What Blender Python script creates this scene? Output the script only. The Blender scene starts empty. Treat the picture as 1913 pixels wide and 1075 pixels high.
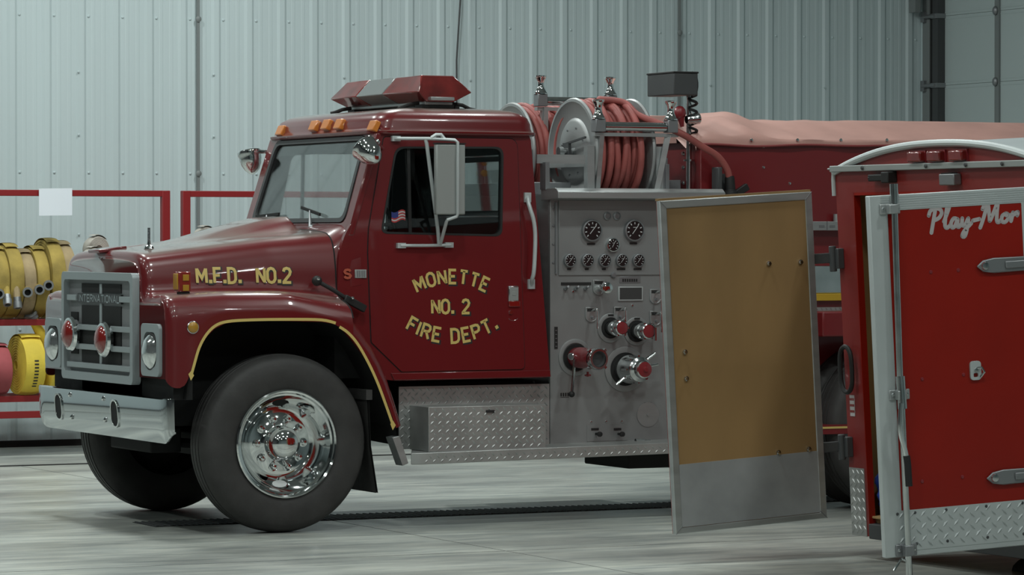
import bpy, bmesh, math, random
from math import sin, cos, pi, radians, sqrt, atan2
from mathutils import Vector, Matrix
from mathutils.geometry import tessellate_polygon

C = bpy.context.scene.collection
scene = bpy.context.scene
random.seed(7)

# ------------------------------------------------------------------ camera
IMG_W, IMG_H, FPX = 1913.0, 1075.0, 6800.0
YAW = radians(26.27)
PITCH = math.atan(92.5 / FPX)
CAM = Vector((-8.255, -19.84, 1.7485))
RIGHT = Vector((cos(YAW), -sin(YAW), 0))
FWD = Vector((sin(YAW) * cos(PITCH), cos(YAW) * cos(PITCH), -sin(PITCH)))
UP = RIGHT.cross(FWD)
cam_data = bpy.data.cameras.new('camera')
cam_data.sensor_width = 36.0
cam_data.lens = 36.0 * FPX / IMG_W
cam_data.clip_end = 200
cam = bpy.data.objects.new('camera', cam_data)
C.objects.link(cam)
cam.matrix_world = Matrix(((RIGHT.x, UP.x, -FWD.x, CAM.x), (RIGHT.y, UP.y, -FWD.y, CAM.y), (RIGHT.z, UP.z, -FWD.z, CAM.z), (0, 0, 0, 1)))
scene.camera = cam

# ------------------------------------------------------------------ world, exposure
world = bpy.data.worlds.new('world')
scene.world = world
world.use_nodes = True
world.node_tree.nodes['Background'].inputs[0].default_value = (0.6, 0.7, 0.75, 1)
world.node_tree.nodes['Background'].inputs[1].default_value = 0.02
scene.view_settings.view_transform = 'Standard'
scene.view_settings.look = 'None'
scene.view_settings.gamma = 1.0
scene.view_settings.use_curve_mapping = False
scene.view_settings.exposure = 0.0

# lamp positions (x, y, watts): round high bay lamps under the ceiling
LAMP_Z = 6.6
LAMPS = []
for ly, row in ((5.6, ((-8, 28), (-4.2, 45), (-.4, 170), (3.2, 140), (6.8, 10))),
                (1.6, ((-8, 45), (-4.2, 80), (-.4, 95), (3.4, 60))),
                (-3.4, ((-8, 50), (-4.2, 75), (-.4, 90), (3.4, 80))),
                (-8.4, ((-8, 60), (-4.2, 75), (-.4, 90), (3.4, 90))),
                (-14.0, ((-9, 50), (-3.0, 60), (3.0, 60)))):
    for lx, lw in row:
        LAMPS.append((lx, ly, lw))
LAMP_GAIN = 1.0
LAMP_COL = (0.93, 1.0, 0.97)

def at(px, py, y=None, x=None, z=None):
    """a point of the photograph on a plane of the place"""
    d = FWD + RIGHT * ((px - IMG_W / 2) / FPX) + UP * ((IMG_H / 2 - py) / FPX)
    t = (y - CAM.y) / d.y if y is not None else (x - CAM.x) / d.x if x is not None else (z - CAM.z) / d.z
    return CAM + d * t
def XZ(px, py, y):
    p = at(px, py, y=y); return (p.x, p.z)
def YZ(px, py, x):
    p = at(px, py, x=x); return (p.y, p.z)

# ------------------------------------------------------------------ materials
MATS = {}
def mat(name, col, rough=.5, metal=0.0, coat=0.0, noise=None, bump=None, rvar=0.0, spec=.5, coat_rough=.05, emit=None, aniso=None):
    """noise=(scale, amount, (sx,sy,sz)) darkens and lightens the colour in patches; bump=(scale, strength)"""
    m = bpy.data.materials.new(name); m.use_nodes = True
    nt = m.node_tree; b = nt.nodes['Principled BSDF']
    b.inputs['Base Color'].default_value = (*col, 1)
    b.inputs['Roughness'].default_value = rough
    b.inputs['Metallic'].default_value = metal
    b.inputs['Coat Weight'].default_value = coat
    b.inputs['Coat Roughness'].default_value = coat_rough
    b.inputs['Specular IOR Level'].default_value = spec
    if emit:
        b.inputs['Emission Color'].default_value = (*emit[0], 1); b.inputs['Emission Strength'].default_value = emit[1]
    tc = nt.nodes.new('ShaderNodeTexCoord')
    def nz(scale, sc=(1, 1, 1), detail=5):
        mp = nt.nodes.new('ShaderNodeMapping'); mp.inputs['Scale'].default_value = sc
        g = nt.nodes.new('ShaderNodeNewGeometry')
        nt.links.new(g.outputs['Position'], mp.inputs['Vector'])
        n = nt.nodes.new('ShaderNodeTexNoise'); n.inputs['Scale'].default_value = scale; n.inputs['Detail'].default_value = detail
        nt.links.new(mp.outputs['Vector'], n.inputs['Vector']); return n
    if noise:
        n = nz(noise[0], noise[2] if len(noise) > 2 else (1, 1, 1))
        r = nt.nodes.new('ShaderNodeValToRGB'); a = noise[1]
        r.color_ramp.elements[0].position = .3; r.color_ramp.elements[1].position = .7
        c2 = noise[3] if len(noise) > 3 else tuple(min(1, c * (1 + a)) for c in col)
        r.color_ramp.elements[0].color = (*[c * (1 - a) for c in col], 1)
        r.color_ramp.elements[1].color = (*c2, 1)
        nt.links.new(n.outputs['Fac'], r.inputs['Fac']); nt.links.new(r.outputs['Color'], b.inputs['Base Color'])
        if rvar:
            mr = nt.nodes.new('ShaderNodeMapRange'); mr.inputs['To Min'].default_value = max(0, rough - rvar); mr.inputs['To Max'].default_value = min(1, rough + rvar)
            nt.links.new(n.outputs['Fac'], mr.inputs['Value']); nt.links.new(mr.outputs['Result'], b.inputs['Roughness'])
    if bump:
        n = nz(bump[0], bump[2] if len(bump) > 2 else (1, 1, 1))
        bp = nt.nodes.new('ShaderNodeBump'); bp.inputs['Strength'].default_value = bump[1]; bp.inputs['Distance'].default_value = .01
        nt.links.new(n.outputs['Fac'], bp.inputs['Height']); nt.links.new(bp.outputs['Normal'], b.inputs['Normal'])
    MATS[name] = m
    return m
def glass_mat(name, tint):
    m = bpy.data.materials.new(name); m.use_nodes = True; nt = m.node_tree
    nt.nodes.remove(nt.nodes['Principled BSDF']); out = nt.nodes['Material Output']
    t = nt.nodes.new('ShaderNodeBsdfTransparent'); t.inputs[0].default_value = (*tint, 1)
    g = nt.nodes.new('ShaderNodeBsdfGlossy'); g.inputs['Roughness'].default_value = .02
    lw = nt.nodes.new('ShaderNodeFresnel'); lw.inputs['IOR'].default_value = 1.45
    ad = nt.nodes.new('ShaderNodeMath'); ad.operation = 'MULTIPLY'; ad.inputs[1].default_value = .7
    mx = nt.nodes.new('ShaderNodeMixShader')
    nt.links.new(lw.outputs[0], ad.inputs[0]); nt.links.new(ad.outputs[0], mx.inputs[0])
    nt.links.new(t.outputs[0], mx.inputs[1]); nt.links.new(g.outputs[0], mx.inputs[2]); nt.links.new(mx.outputs[0], out.inputs['Surface'])
    MATS[name] = m; return m

RED = mat('red_paint', (.135, .0080, .0100), .32, coat=1.0, coat_rough=.04)
REDT = mat('trailer_red', (.26, .0095, .004), .38, coat=.15, coat_rough=.15, spec=.3, noise=(3, .06))
REDTD = mat('trailer_frame_red', (.20, .018, .016), .45, coat=.2)
HOODRED = mat('dusty_red_paint', (.135, .0080, .0100), .30, coat=.9, coat_rough=.05)
nt = HOODRED.node_tree; pb = nt.nodes['Principled BSDF']; g = nt.nodes.new('ShaderNodeNewGeometry'); sx = nt.nodes.new('ShaderNodeSeparateXYZ'); nt.links.new(g.outputs['Normal'], sx.inputs[0])
mr = nt.nodes.new('ShaderNodeMapRange'); mr.inputs['From Min'].default_value = .86; mr.inputs['From Max'].default_value = .985; mr.inputs['To Max'].default_value = .62
dn = nt.nodes.new('ShaderNodeTexNoise'); dn.inputs['Scale'].default_value = 4; nt.links.new(g.outputs['Position'], dn.inputs['Vector'])
mm_ = nt.nodes.new('ShaderNodeMath'); mm_.operation = 'MULTIPLY'; nt.links.new(sx.outputs['Z'], mr.inputs['Value'])
m2_ = nt.nodes.new('ShaderNodeMapRange'); m2_.inputs['From Min'].default_value = .3; m2_.inputs['From Max'].default_value = .6; m2_.inputs['To Min'].default_value = .55; nt.links.new(dn.outputs['Fac'], m2_.inputs['Value'])
nt.links.new(mr.outputs[0], mm_.inputs[0]); nt.links.new(m2_.outputs[0], mm_.inputs[1])
mx_ = nt.nodes.new('ShaderNodeMix'); mx_.data_type = 'RGBA'; mx_.inputs[6].default_value = (.135, .008, .010, 1); mx_.inputs[7].default_value = (.36, .33, .29, 1)
nt.links.new(mm_.outputs[0], mx_.inputs[0]); nt.links.new(mx_.outputs[2], pb.inputs['Base Color'])
REDBODY = mat('body_red_paint', (.17, .0095, .012), .4, coat=.5, coat_rough=.12)
REDRACK = mat('rack_red', (.24, .012, .014), .45)
CHROME = mat('chrome', (.78, .80, .80), .06, 1.0)
CHROMED = mat('dull_chrome', (.62, .64, .64), .16, 1.0, noise=(9, .12), rvar=.06)
ALU = mat('brushed_aluminium', (.44, .46, .46), .40, .7, noise=(2.5, .10, (1, 1, 6)), rvar=.08)
ALUP = mat('panel_aluminium', (.30, .31, .31), .50, .55, noise=(1.6, .10), rvar=.08)
ALUD = mat('diamond_plate_aluminium', (.42, .43, .42), .42, .6, noise=(5, .12), rvar=.07)
ALUW = mat('white_aluminium', (.53, .57, .57), .45, .35, noise=(4, .06))
STEEL = mat('steel_grey', (.28, .29, .30), .45, .7)
SILVER = mat('silver_paint', (.36, .40, .41), .42, .35)
GBACK = mat('grille_grey', (.19, .195, .20), .5)
BADGE = mat('badge_red', (.42, .09, .05), .4)
REELM = mat('reel_aluminium', (.33, .34, .34), .45, .5, noise=(4, .1))
DGREY = mat('dark_grey_plastic', (.055, .058, .06), .55)
BLACK = mat('black_rubber', (.012, .012, .012), .6)
TYRE = mat('tyre_rubber', (.036, .035, .034), .62, noise=(7, .25), bump=(60, .15))
DEEP_BLACK = mat('underbody_hole_black', (.008, .008, .008), .8)  # near-black parts; also patches standing in for the shade inside openings
GOLD = mat('gold_leaf', (.66, .50, .16), .45, .1)
YELLOW = mat('yellow_stripe', (.55, .36, .03), .45)
AMBER = mat('amber_lens', (.62, .20, .03), .3, coat=.6)
AMBERD = mat('amber_marker', (.42, .22, .02), .35, coat=.5)
REDLENS = mat('red_lens', (.22, .012, .010), .18, coat=1, spec=.8)
REDLENSB = mat('lightbar_red_lens', (.17, .014, .012), .2, coat=.8, noise=(9, .35))
GREYLENS = mat('lightbar_clear_lens', (.17, .19, .19), .25, coat=.5)
HEADL = mat('headlamp_glass', (.75, .78, .78), .10, .9, coat=1, bump=(30, .25))
BUMPER = mat('bumper_chrome', (.56, .58, .59), .07, 1.0)
ROOFM = mat('trailer_roof_metal', (.42, .46, .47), .45, .3, noise=(2, .08))
WHITE = mat('white_paint', (.75, .78, .78), .5)
PAPER = mat('paper', (.78, .82, .88), .8)
HOSER = mat('red_rubber_hose', (.33, .085, .075), .55, noise=(8, .18))
TARP = mat('faded_red_vinyl', (.52, .29, .25), .6, noise=(3, .10), bump=(5, .25))
TARPD = mat('red_vinyl_edge', (.26, .05, .05), .55)
WOOD = mat('plywood_lining', (.265, .158, .064), .55, noise=(2.2, .22, (1, 1, .35)))
KICK = mat('kick_plate', (.36, .37, .38), .5, .35, noise=(4, .15))
YHOSE = mat('yellow_hose', (.36, .26, .06), .8, noise=(6, .30), bump=(80, .2))
YHOSEB = mat('bright_lit_yellow_hose', (.80, .60, .07), .75, noise=(5, .15), bump=(80, .2))  # bright yellow, raised further in place of frontal light on the lower shelf
THOSE = mat('tan_hose', (.36, .27, .15), .85, noise=(6, .25), bump=(80, .2))
WHOSE = mat('white_hose', (.48, .45, .40), .85, noise=(8, .2), bump=(80, .2))
RHOSE = mat('pink_hose', (.38, .08, .09), .8, noise=(5, .2))
BLUE = mat('blue_cloth', (.02, .07, .42), .7, bump=(14, .6))
GAUGE = mat('gauge_black', (.012, .012, .013), .35, coat=.6)
MARK = mat('dial_white', (.55, .57, .57), .6)
LABEL = mat('label_black', (.02, .02, .02), .5)
SCREEN = mat('screen_grey', (.06, .065, .065), .3)
TANWOOD = mat('floor_wood', (.42, .27, .12), .6)
SEAT = mat('seat_black', (.02, .02, .02), .7)
FLAGB = mat('flag_blue', (.02, .03, .16), .5)
FLAGR = mat('flag_red', (.35, .03, .03), .5)
FLAGW = mat('flag_white', (.45, .42, .42), .5)
VALVE = mat('valve_red', (.22, .02, .025), .4, coat=.5)
MIRB = mat('mirror_grey', (.33, .35, .34), .5, .3)
GREENS = mat('speckled_emblem', (.15, .17, .18), .4, .5, noise=(90, .7))
GLASS = glass_mat('window_glass', (.975, .985, .98))
GLASSD = glass_mat('tinted_glass', (.74, .77, .77))
GLASST = glass_mat('windscreen_tint', (.50, .54, .54))
WINDS = glass_mat('windscreen_glass', (.98, .985, .985))

# ------------------------------------------------------------------ mesh helper
class MB:
    def __init__(s): s.V = []; s.F = []; s.M = []
    def add(s, vs, fs, mi=0):
        o = len(s.V); s.V += [Vector(v) for v in vs]; s.F += [tuple(i + o for i in f) for f in fs]; s.M += [mi] * len(fs); return s
    def obox(s, c, ax, h, mi=0):
        c = Vector(c); ax = [Vector(a) for a in ax]
        vs = [c + ax[0] * (h[0] * i) + ax[1] * (h[1] * j) + ax[2] * (h[2] * k) for i in (-1, 1) for j in (-1, 1) for k in (-1, 1)]
        return s.add(vs, [(0, 1, 3, 2), (4, 6, 7, 5), (0, 4, 5, 1), (2, 3, 7, 6), (0, 2, 6, 4), (1, 5, 7, 3)], mi)
    def box(s, x0, x1, y0, y1, z0, z1, mi=0):
        return s.obox(((x0 + x1) / 2, (y0 + y1) / 2, (z0 + z1) / 2), ((1, 0, 0), (0, 1, 0), (0, 0, 1)), (abs(x1 - x0) / 2, abs(y1 - y0) / 2, abs(z1 - z0) / 2), mi)
    def bar(s, a, b, w, h, mi=0, upv=(0, 0, 1)):
        a = Vector(a); b = Vector(b); d = (b - a); L = d.length; d.normalize()
        u = Vector(upv); sd = d.cross(u)
        if sd.length < 1e-4: sd = d.cross(Vector((0, 1, 0)))
        sd.normalize(); u = sd.cross(d)
        return s.obox((a + b) / 2, (d, sd, u), (L / 2, w / 2, h / 2), mi)
    def tube(s, pts, r, n=10, closed=False, mi=0, caps=True):
        pts = [Vector(p) for p in pts]; N = len(pts); rs = r if isinstance(r, (list, tuple)) else [r] * N
        ref = None; rings = []
        for i, p in enumerate(pts):
            if closed: t = pts[(i + 1) % N] - pts[i - 1]
            else: t = pts[min(i + 1, N - 1)] - pts[max(i - 1, 0)]
            t.normalize()
            if ref is None:
                ref = t.cross(Vector((0, 0, 1)));
                if ref.length < .1: ref = t.cross(Vector((1, 0, 0)))
            ref = ref - t * ref.dot(t); ref.normalize(); b = t.cross(ref)
            rings.append([p + (ref * cos(2 * pi * k / n) + b * sin(2 * pi * k / n)) * rs[i] for k in range(n)])
        vs = [v for rg in rings for v in rg]; fs = []
        for i in range(N if closed else N - 1):
            j = (i + 1) % N
            for k in range(n):
                k2 = (k + 1) % n; fs.append((i * n + k, i * n + k2, j * n + k2, j * n + k))
        if caps and not closed: fs += [tuple(reversed(range(n))), tuple(range((N - 1) * n, N * n))]
        return s.add(vs, fs, mi)
    def lathe(s, prof, o, ax, n=32, mi=0, ph=0):
        """prof: (radius, height along ax)"""
        o = Vector(o); ax = Vector(ax).normalized(); e = ax.cross(Vector((0, 0, 1)))
        if e.length < .1: e = ax.cross(Vector((1, 0, 0)))
        e.normalize(); g = ax.cross(e); vs = []; fs = []
        for r, h in prof:
            for k in range(n):
                t = ph + 2 * pi * k / n
                vs.append(o + ax * h + (e * cos(t) + g * sin(t)) * r)
        for i in range(len(prof) - 1):
            for k in range(n):
                k2 = (k + 1) % n; fs.append((i * n + k, i * n + k2, (i + 1) * n + k2, (i + 1) * n + k))
        return s.add(vs, fs, mi)
    def cyl(s, a, b, r, n=16, mi=0):
        return s.tube([a, b], r, n, mi=mi)
    def ball(s, c, r, mi=0, n=12, sc=(1, 1, 1)):
        c = Vector(c); vs = []; fs = []; m = n // 2
        for i in range(m + 1):
            t = pi * i / m
            for k in range(n):
                p = 2 * pi * k / n; vs.append(c + Vector((r * sc[0] * sin(t) * cos(p), r * sc[1] * sin(t) * sin(p), r * sc[2] * cos(t))))
        for i in range(m):
            for k in range(n):
                k2 = (k + 1) % n; fs.append((i * n + k, (i + 1) * n + k, (i + 1) * n + k2, i * n + k2))
        return s.add(vs, fs, mi)
    def plate(s, outer, holes, fn, w0, w1, mi=0):
        """a flat plate with holes; fn(u, v, w) gives the point, w is the thickness direction"""
        loops = [list(outer)] + [list(h) for h in holes]
        flat = [p for l in loops for p in l]
        tris = tessellate_polygon([[Vector((p[0], p[1], 0)) for p in l] for l in loops])
        N = len(flat)
        vs = [fn(p[0], p[1], w0) for p in flat] + [fn(p[0], p[1], w1) for p in flat]
        fs = [tuple(t) for t in tris] + [tuple(i + N for i in reversed(t)) for t in tris]
        o = 0
        for l in loops:
            n = len(l)
            for i in range(n):
                j = (i + 1) % n; fs.append((o + i, o + j, N + o + j, N + o + i))
            o += n
        return s.add(vs, fs, mi)
    def grid(s, rows, mi=0, cu=False, cv=False):
        n = len(rows[0]); vs = [p for r in rows for p in r]; fs = []; R = len(rows)
        for i in range(R if cu else R - 1):
            i2 = (i + 1) % R
            for k in range(n if cv else n - 1):
                k2 = (k + 1) % n; fs.append((i * n + k, i * n + k2, i2 * n + k2, i2 * n + k))
        return s.add(vs, fs, mi)
    def face(s, pts, mi=0):
        return s.add(pts, [tuple(range(len(pts)))], mi)

WL = {}
def setp(o, label=None, cat=None, group=None, kind=None):
    if label: o['label'] = label
    if cat: o['category'] = cat
    if group: o['group'] = group
    if kind: o['kind'] = kind
    return o
def empty(name, loc, label, cat, group=None):
    o = bpy.data.objects.new(name, None); C.objects.link(o); o.location = loc; o.empty_display_size = .2
    WL[o.name] = Vector(loc); return setp(o, label, cat, group)
def build(mb, name, mats, parent=None, bev=0, ang=35, label=None, cat=None, group=None, kind=None, smooth=True, fix=True):
    me = bpy.data.meshes.new(name)
    lo = Vector([min(v[i] for v in mb.V) for i in range(3)]); hi = Vector([max(v[i] for v in mb.V) for i in range(3)])
    c = (lo + hi) / 2
    if parent is None: c.z = lo.z
    me.from_pydata([v - c for v in mb.V], [], mb.F)
    ml = mats if isinstance(mats, (list, tuple)) else [mats]
    for m in ml: me.materials.append(m)
    me.polygons.foreach_set('material_index', mb.M)
    if fix:
        bm = bmesh.new(); bm.from_mesh(me); bmesh.ops.remove_doubles(bm, verts=bm.verts, dist=1e-5)
        bmesh.ops.recalc_face_normals(bm, faces=bm.faces); bm.to_mesh(me); bm.free()
    me.update()
    if smooth:
        me.shade_smooth(); me.set_sharp_from_angle(angle=radians(ang))
    o = bpy.data.objects.new(name, me); C.objects.link(o)
    if parent is not None:
        o.parent = parent; o.location = c - WL[parent.name]
    else: o.location = c
    WL[o.name] = c
    if bev:
        b = o.modifiers.new('bevel', 'BEVEL'); b.width = bev; b.segments = 2; b.limit_method = 'ANGLE'; b.angle_limit = radians(40); b.harden_normals = False
    return setp(o, label, cat, group, kind)

def lerp(a, b, t): return a + (b - a) * t
def sm(t):
    t = max(0., min(1., t)); return t * t * (3 - 2 * t)
def interp(tab, x):
    if x <= tab[0][0]: return tab[0][1]
    for (a, va), (b, vb) in zip(tab, tab[1:]):
        if x <= b: return lerp(va, vb, (x - a) / (b - a))
    return tab[-1][1]
def catmull(pts, sub):
    out = []; n = len(pts); pts = [Vector(p) for p in pts]
    for i in range(n - 1):
        p0 = pts[max(i - 1, 0)]; p1 = pts[i]; p2 = pts[i + 1]; p3 = pts[min(i + 2, n - 1)]
        for k in range(sub):
            t = k / sub
            out.append(.5 * ((2 * p1) + (p2 - p0) * t + (2 * p0 - 5 * p1 + 4 * p2 - p3) * t * t + (3 * p1 - p0 - 3 * p2 + p3) * t ** 3))
    out.append(pts[-1]); return out
def rrect(u0, u1, v0, v1, r, n=5):
    out = []
    for cx, cy, a0 in ((u1 - r, v1 - r, 0), (u0 + r, v1 - r, 90), (u0 + r, v0 + r, 180), (u1 - r, v0 + r, 270)):
        for k in range(n + 1):
            a = radians(a0 + 90 * k / n); out.append((cx + r * cos(a), cy + r * sin(a)))
    return out
def rounded(poly, r, n=4):
    """round the corners of a 2-D polygon; r is one radius or one per corner"""
    out = []; N = len(poly)
    for i, p in enumerate(poly):
        p = Vector(p); a = Vector(poly[i - 1]) - p; b = Vector(poly[(i + 1) % N]) - p
        rr = r[i] if isinstance(r, (list, tuple)) else r
        rr = min(rr, a.length * .45, b.length * .45)
        if rr < 1e-4: out.append((p.x, p.y)); continue
        s0 = p + a.normalized() * rr; s1 = p + b.normalized() * rr
        for k in range(n + 1):
            t = k / n; q = s0 * (1 - t) ** 2 + p * 2 * t * (1 - t) + s1 * t * t; out.append((q.x, q.y))
    return out
def circle(cx, cy, r, n=20): return [(cx + r * cos(2 * pi * k / n), cy + r * sin(2 * pi * k / n)) for k in range(n)]

# block letters drawn as strokes on a unit-high grid
def _arc(cx, cy, rx, ry, a0, a1, n=8): return [(cx + rx * cos(radians(lerp(a0, a1, k / n))), cy + ry * sin(radians(lerp(a0, a1, k / n)))) for k in range(n + 1)]
GLY = {
 'M': (.74, [[(0, 0), (0, 1)], [(.02, .98), (.37, .32), (.72, .98)], [(.74, 1), (.74, 0)]]), 'F': (.50, [[(0, 0), (0, 1), (.54, 1)], [(0, .52), (.44, .52)]]),
 'D': (.58, [[(0, 0), (0, 1), (.28, 1), (.46, .93), (.56, .76), (.56, .24), (.46, .07), (.28, 0), (0, 0)]]),
 'N': (.60, [[(0, 0), (0, 1)], [(.03, .95), (.57, .05)], [(.6, 0), (.6, 1)]]), 'O': (.60, [[(.3, 0), (.12, .06), (0, .24), (0, .76), (.12, .94), (.3, 1), (.48, .94), (.6, .76), (.6, .24), (.48, .06), (.3, 0)]]),
 '2': (.58, [[(.02, .76), (.1, .94), (.29, 1), (.48, .94), (.57, .75), (.5, .55), (.02, .05), (.02, 0), (.6, 0)]]),
 'E': (.52, [[(.54, 1), (0, 1), (0, 0), (.54, 0)], [(0, .52), (.44, .52)]]), 'T': (.60, [[(0, 1), (.6, 1)], [(.3, 1), (.3, 0)]]),
 'I': (.04, [[(.02, 0), (.02, 1)]]), 'R': (.58, [[(0, 0), (0, 1), (.34, 1), (.5, .93), (.56, .76), (.5, .58), (.34, .5), (0, .5)], [(.3, .5), (.58, 0)]]),
 'P': (.56, [[(0, 0), (0, 1), (.34, 1), (.5, .93), (.56, .76), (.5, .56), (.34, .48), (0, .48)]]), 'A': (.64, [[(0, 0), (.32, 1), (.64, 0)], [(.12, .33), (.52, .33)]]),
 'L': (.50, [[(0, 1), (0, 0), (.5, 0)]]), 'S': (.56, [[(.54, .8), (.45, .95), (.28, 1), (.1, .94), (.02, .76), (.1, .58), (.45, .44), (.55, .25), (.46, .06), (.28, 0), (.1, .06), (.01, .22)]]),
 '.': (.16, [[(0, .07), (.16, .07)]]), ' ': (.30, []), '-': (.4, [[(0, .45), (.4, .45)]]),
}
def ribbon(pl, w):
    """quads of a stroke of width w with mitred joints"""
    P = [Vector((p[0], p[1])) for p in pl]; n = len(P); closed = (P[0] - P[-1]).length < 1e-6
    if closed: P = P[:-1]; n -= 1
    L = []; R = []
    for i in range(n):
        d1 = (P[i] - P[i - 1]) if (i > 0 or closed) else None
        d2 = (P[(i + 1) % n] - P[i]) if (i < n - 1 or closed) else None
        if d1 is None: d1 = d2
        if d2 is None: d2 = d1
        d1 = d1.normalized(); d2 = d2.normalized()
        n1 = Vector((-d1.y, d1.x)); n2 = Vector((-d2.y, d2.x)); m = n1 + n2
        if m.length < .2: m = n1
        m.normalize(); k = min(1 / max(m.dot(n1), .3), 2.2)
        L.append(P[i] + m * (w / 2 * k)); R.append(P[i] - m * (w / 2 * k))
    if not closed:
        e0 = (P[0] - P[1]).normalized() * 0; L[0] += e0
    q = []
    for i in range(n if closed else n - 1):
        j = (i + 1) % n; q.append((L[i], L[j], R[j], R[i]))
    return q
def text_quads(txt, h, sw, gap=.24, arc=None, wide=1.0, total=None, words=False):
    """quads of a line of text centred on the origin, letters h high; arc = radius (+ bends like a rainbow, - like a smile)"""
    adv = 0; pos = []
    for ch in txt:
        g = GLY[ch]; pos.append(adv); adv += g[0] * wide + gap
    adv -= gap; k = h
    if total: kx = total / (adv * h)
    else: kx = 1
    out = []; grp = []; wi = 0
    for ch, p in zip(txt, pos):
        if ch == ' ': wi += 1
        g = GLY[ch]; cx = (p + g[0] * wide / 2 - adv / 2) * k * kx
        for st in g[1]:
            pl = [((q[0] - g[0] / 2) * wide * k * kx, (q[1] - .5) * k) for q in st]
            if ch == '.': pl = [(-sw * .62, pl[0][1] + sw * .1), (sw * .62, pl[0][1] + sw * .1)]; qd = ribbon(pl, sw * 1.25)
            else: qd = ribbon(pl, sw)
            if words and (not grp or grp[-1] != wi): grp.append(wi); out.append([])
            for f in qd:
                if arc:
                    a = cx / arc; o = [(p_.x * cos(a) + p_.y * sin(a) + sin(a) * arc, -p_.x * sin(a) + p_.y * cos(a) + (cos(a) - 1) * arc) for p_ in f]
                else: o = [(p_.x + cx, p_.y) for p_ in f]
                (out[-1] if words else out).append(o)
    return out
def lozenges(mb, u0, u1, v0, v1, fn, step=.04, L=.014, W=.0045, hgt=.003, mi=0):
    """raised tread pattern of diamond plate: fn(u, v, w) with w outwards"""
    nu = max(1, int(round((u1 - u0) / step))); nv = max(1, int(round((v1 - v0) / step)))
    for i in range(nu):
        for j in range(nv):
            cu = u0 + (i + .5) * (u1 - u0) / nu; cv = v0 + (j + .5) * (v1 - v0) / nv
            for k in range(2):
                cu2 = cu + (k - .5) * .5 * step; cv2 = cv + (k - .5) * .5 * step
                a = radians(45 if k == 0 else -45); c_, s_ = cos(a), sin(a)
                P = lambda x, y, w: fn(cu2 + x * c_ - y * s_, cv2 + x * s_ + y * c_, w)
                vs = [P(-L, 0, 0), P(0, -W, 0), P(L, 0, 0), P(0, W, 0), P(-L * .5, 0, hgt), P(L * .5, 0, hgt)]
                mb.add(vs, [(0, 1, 5, 4), (1, 2, 5), (2, 3, 4, 5), (3, 0, 4)], mi)

# ================================================================== THE ROOM
XL, XR, YF, YB, ZC = -14.0, 10.44, -24.0, 9.3, 7.2
def S(o): o['kind'] = 'structure'; return o
FLOORM = mat('polished_concrete', (.37, .386, .375), .36, noise=(.55, .34, (1.0, 2.6, 1), (.58, .60, .56)), rvar=.10)
# second, finer layer of clouding and trowel streaks in the concrete
nt = FLOORM.node_tree; pb = nt.nodes['Principled BSDF']; src = pb.inputs['Base Color'].links[0].from_socket
g = nt.nodes.new('ShaderNodeNewGeometry'); mp = nt.nodes.new('ShaderNodeMapping'); mp.inputs['Scale'].default_value = (.9, 4.2, 1); mp.inputs['Rotation'].default_value = (0, 0, radians(-14))
n2 = nt.nodes.new('ShaderNodeTexNoise'); n2.inputs['Scale'].default_value = 2.1; n2.inputs['Detail'].default_value = 8; n2.inputs['Roughness'].default_value = .68
nt.links.new(g.outputs['Position'], mp.inputs['Vector']); nt.links.new(mp.outputs['Vector'], n2.inputs['Vector'])
rp = nt.nodes.new('ShaderNodeValToRGB'); rp.color_ramp.elements[0].position = .32; rp.color_ramp.elements[1].position = .68
rp.color_ramp.elements[0].color = (.58, .62, .64, 1); rp.color_ramp.elements[1].color = (1.20, 1.18, 1.12, 1)
mx = nt.nodes.new('ShaderNodeMix'); mx.data_type = 'RGBA'; mx.blend_type = 'MULTIPLY'; mx.inputs[0].default_value = 1
nt.links.new(n2.outputs['Fac'], rp.inputs['Fac']); nt.links.new(src, mx.inputs[6]); nt.links.new(rp.outputs['Color'], mx.inputs[7]); nt.links.new(mx.outputs[2], pb.inputs['Base Color'])
WALLM = mat('white_metal_siding', (.54, .63, .645), .5, noise=(.8, .05, (2, 1, .25)))
CEILM = mat('ceiling_panels', (.30, .32, .32), .8)
DOORM = mat('overhead_door_white', (.46, .53, .53), .5)
TRIMM = mat('grey_trim', (.20, .22, .22), .5)
DARKM = mat('dark_gap', (.012, .012, .012), .8)

S(build(MB().box(XL, XR, YF, YB, -.12, 0), 'floor', FLOORM))
S(build(MB().box(XL, XR, YF, YB, ZC, ZC + .1), 'ceiling', CEILM))
FARM = mat('darkened_far_wall', (.10, .105, .11), .7)  # unseen wall darkened in colour so chrome and glass reflect dim surroundings
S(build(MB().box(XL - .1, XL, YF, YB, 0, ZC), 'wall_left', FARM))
S(build(MB().box(XL, XR, YF - .1, YF, 0, ZC), 'wall_front', WALLM))
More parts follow.
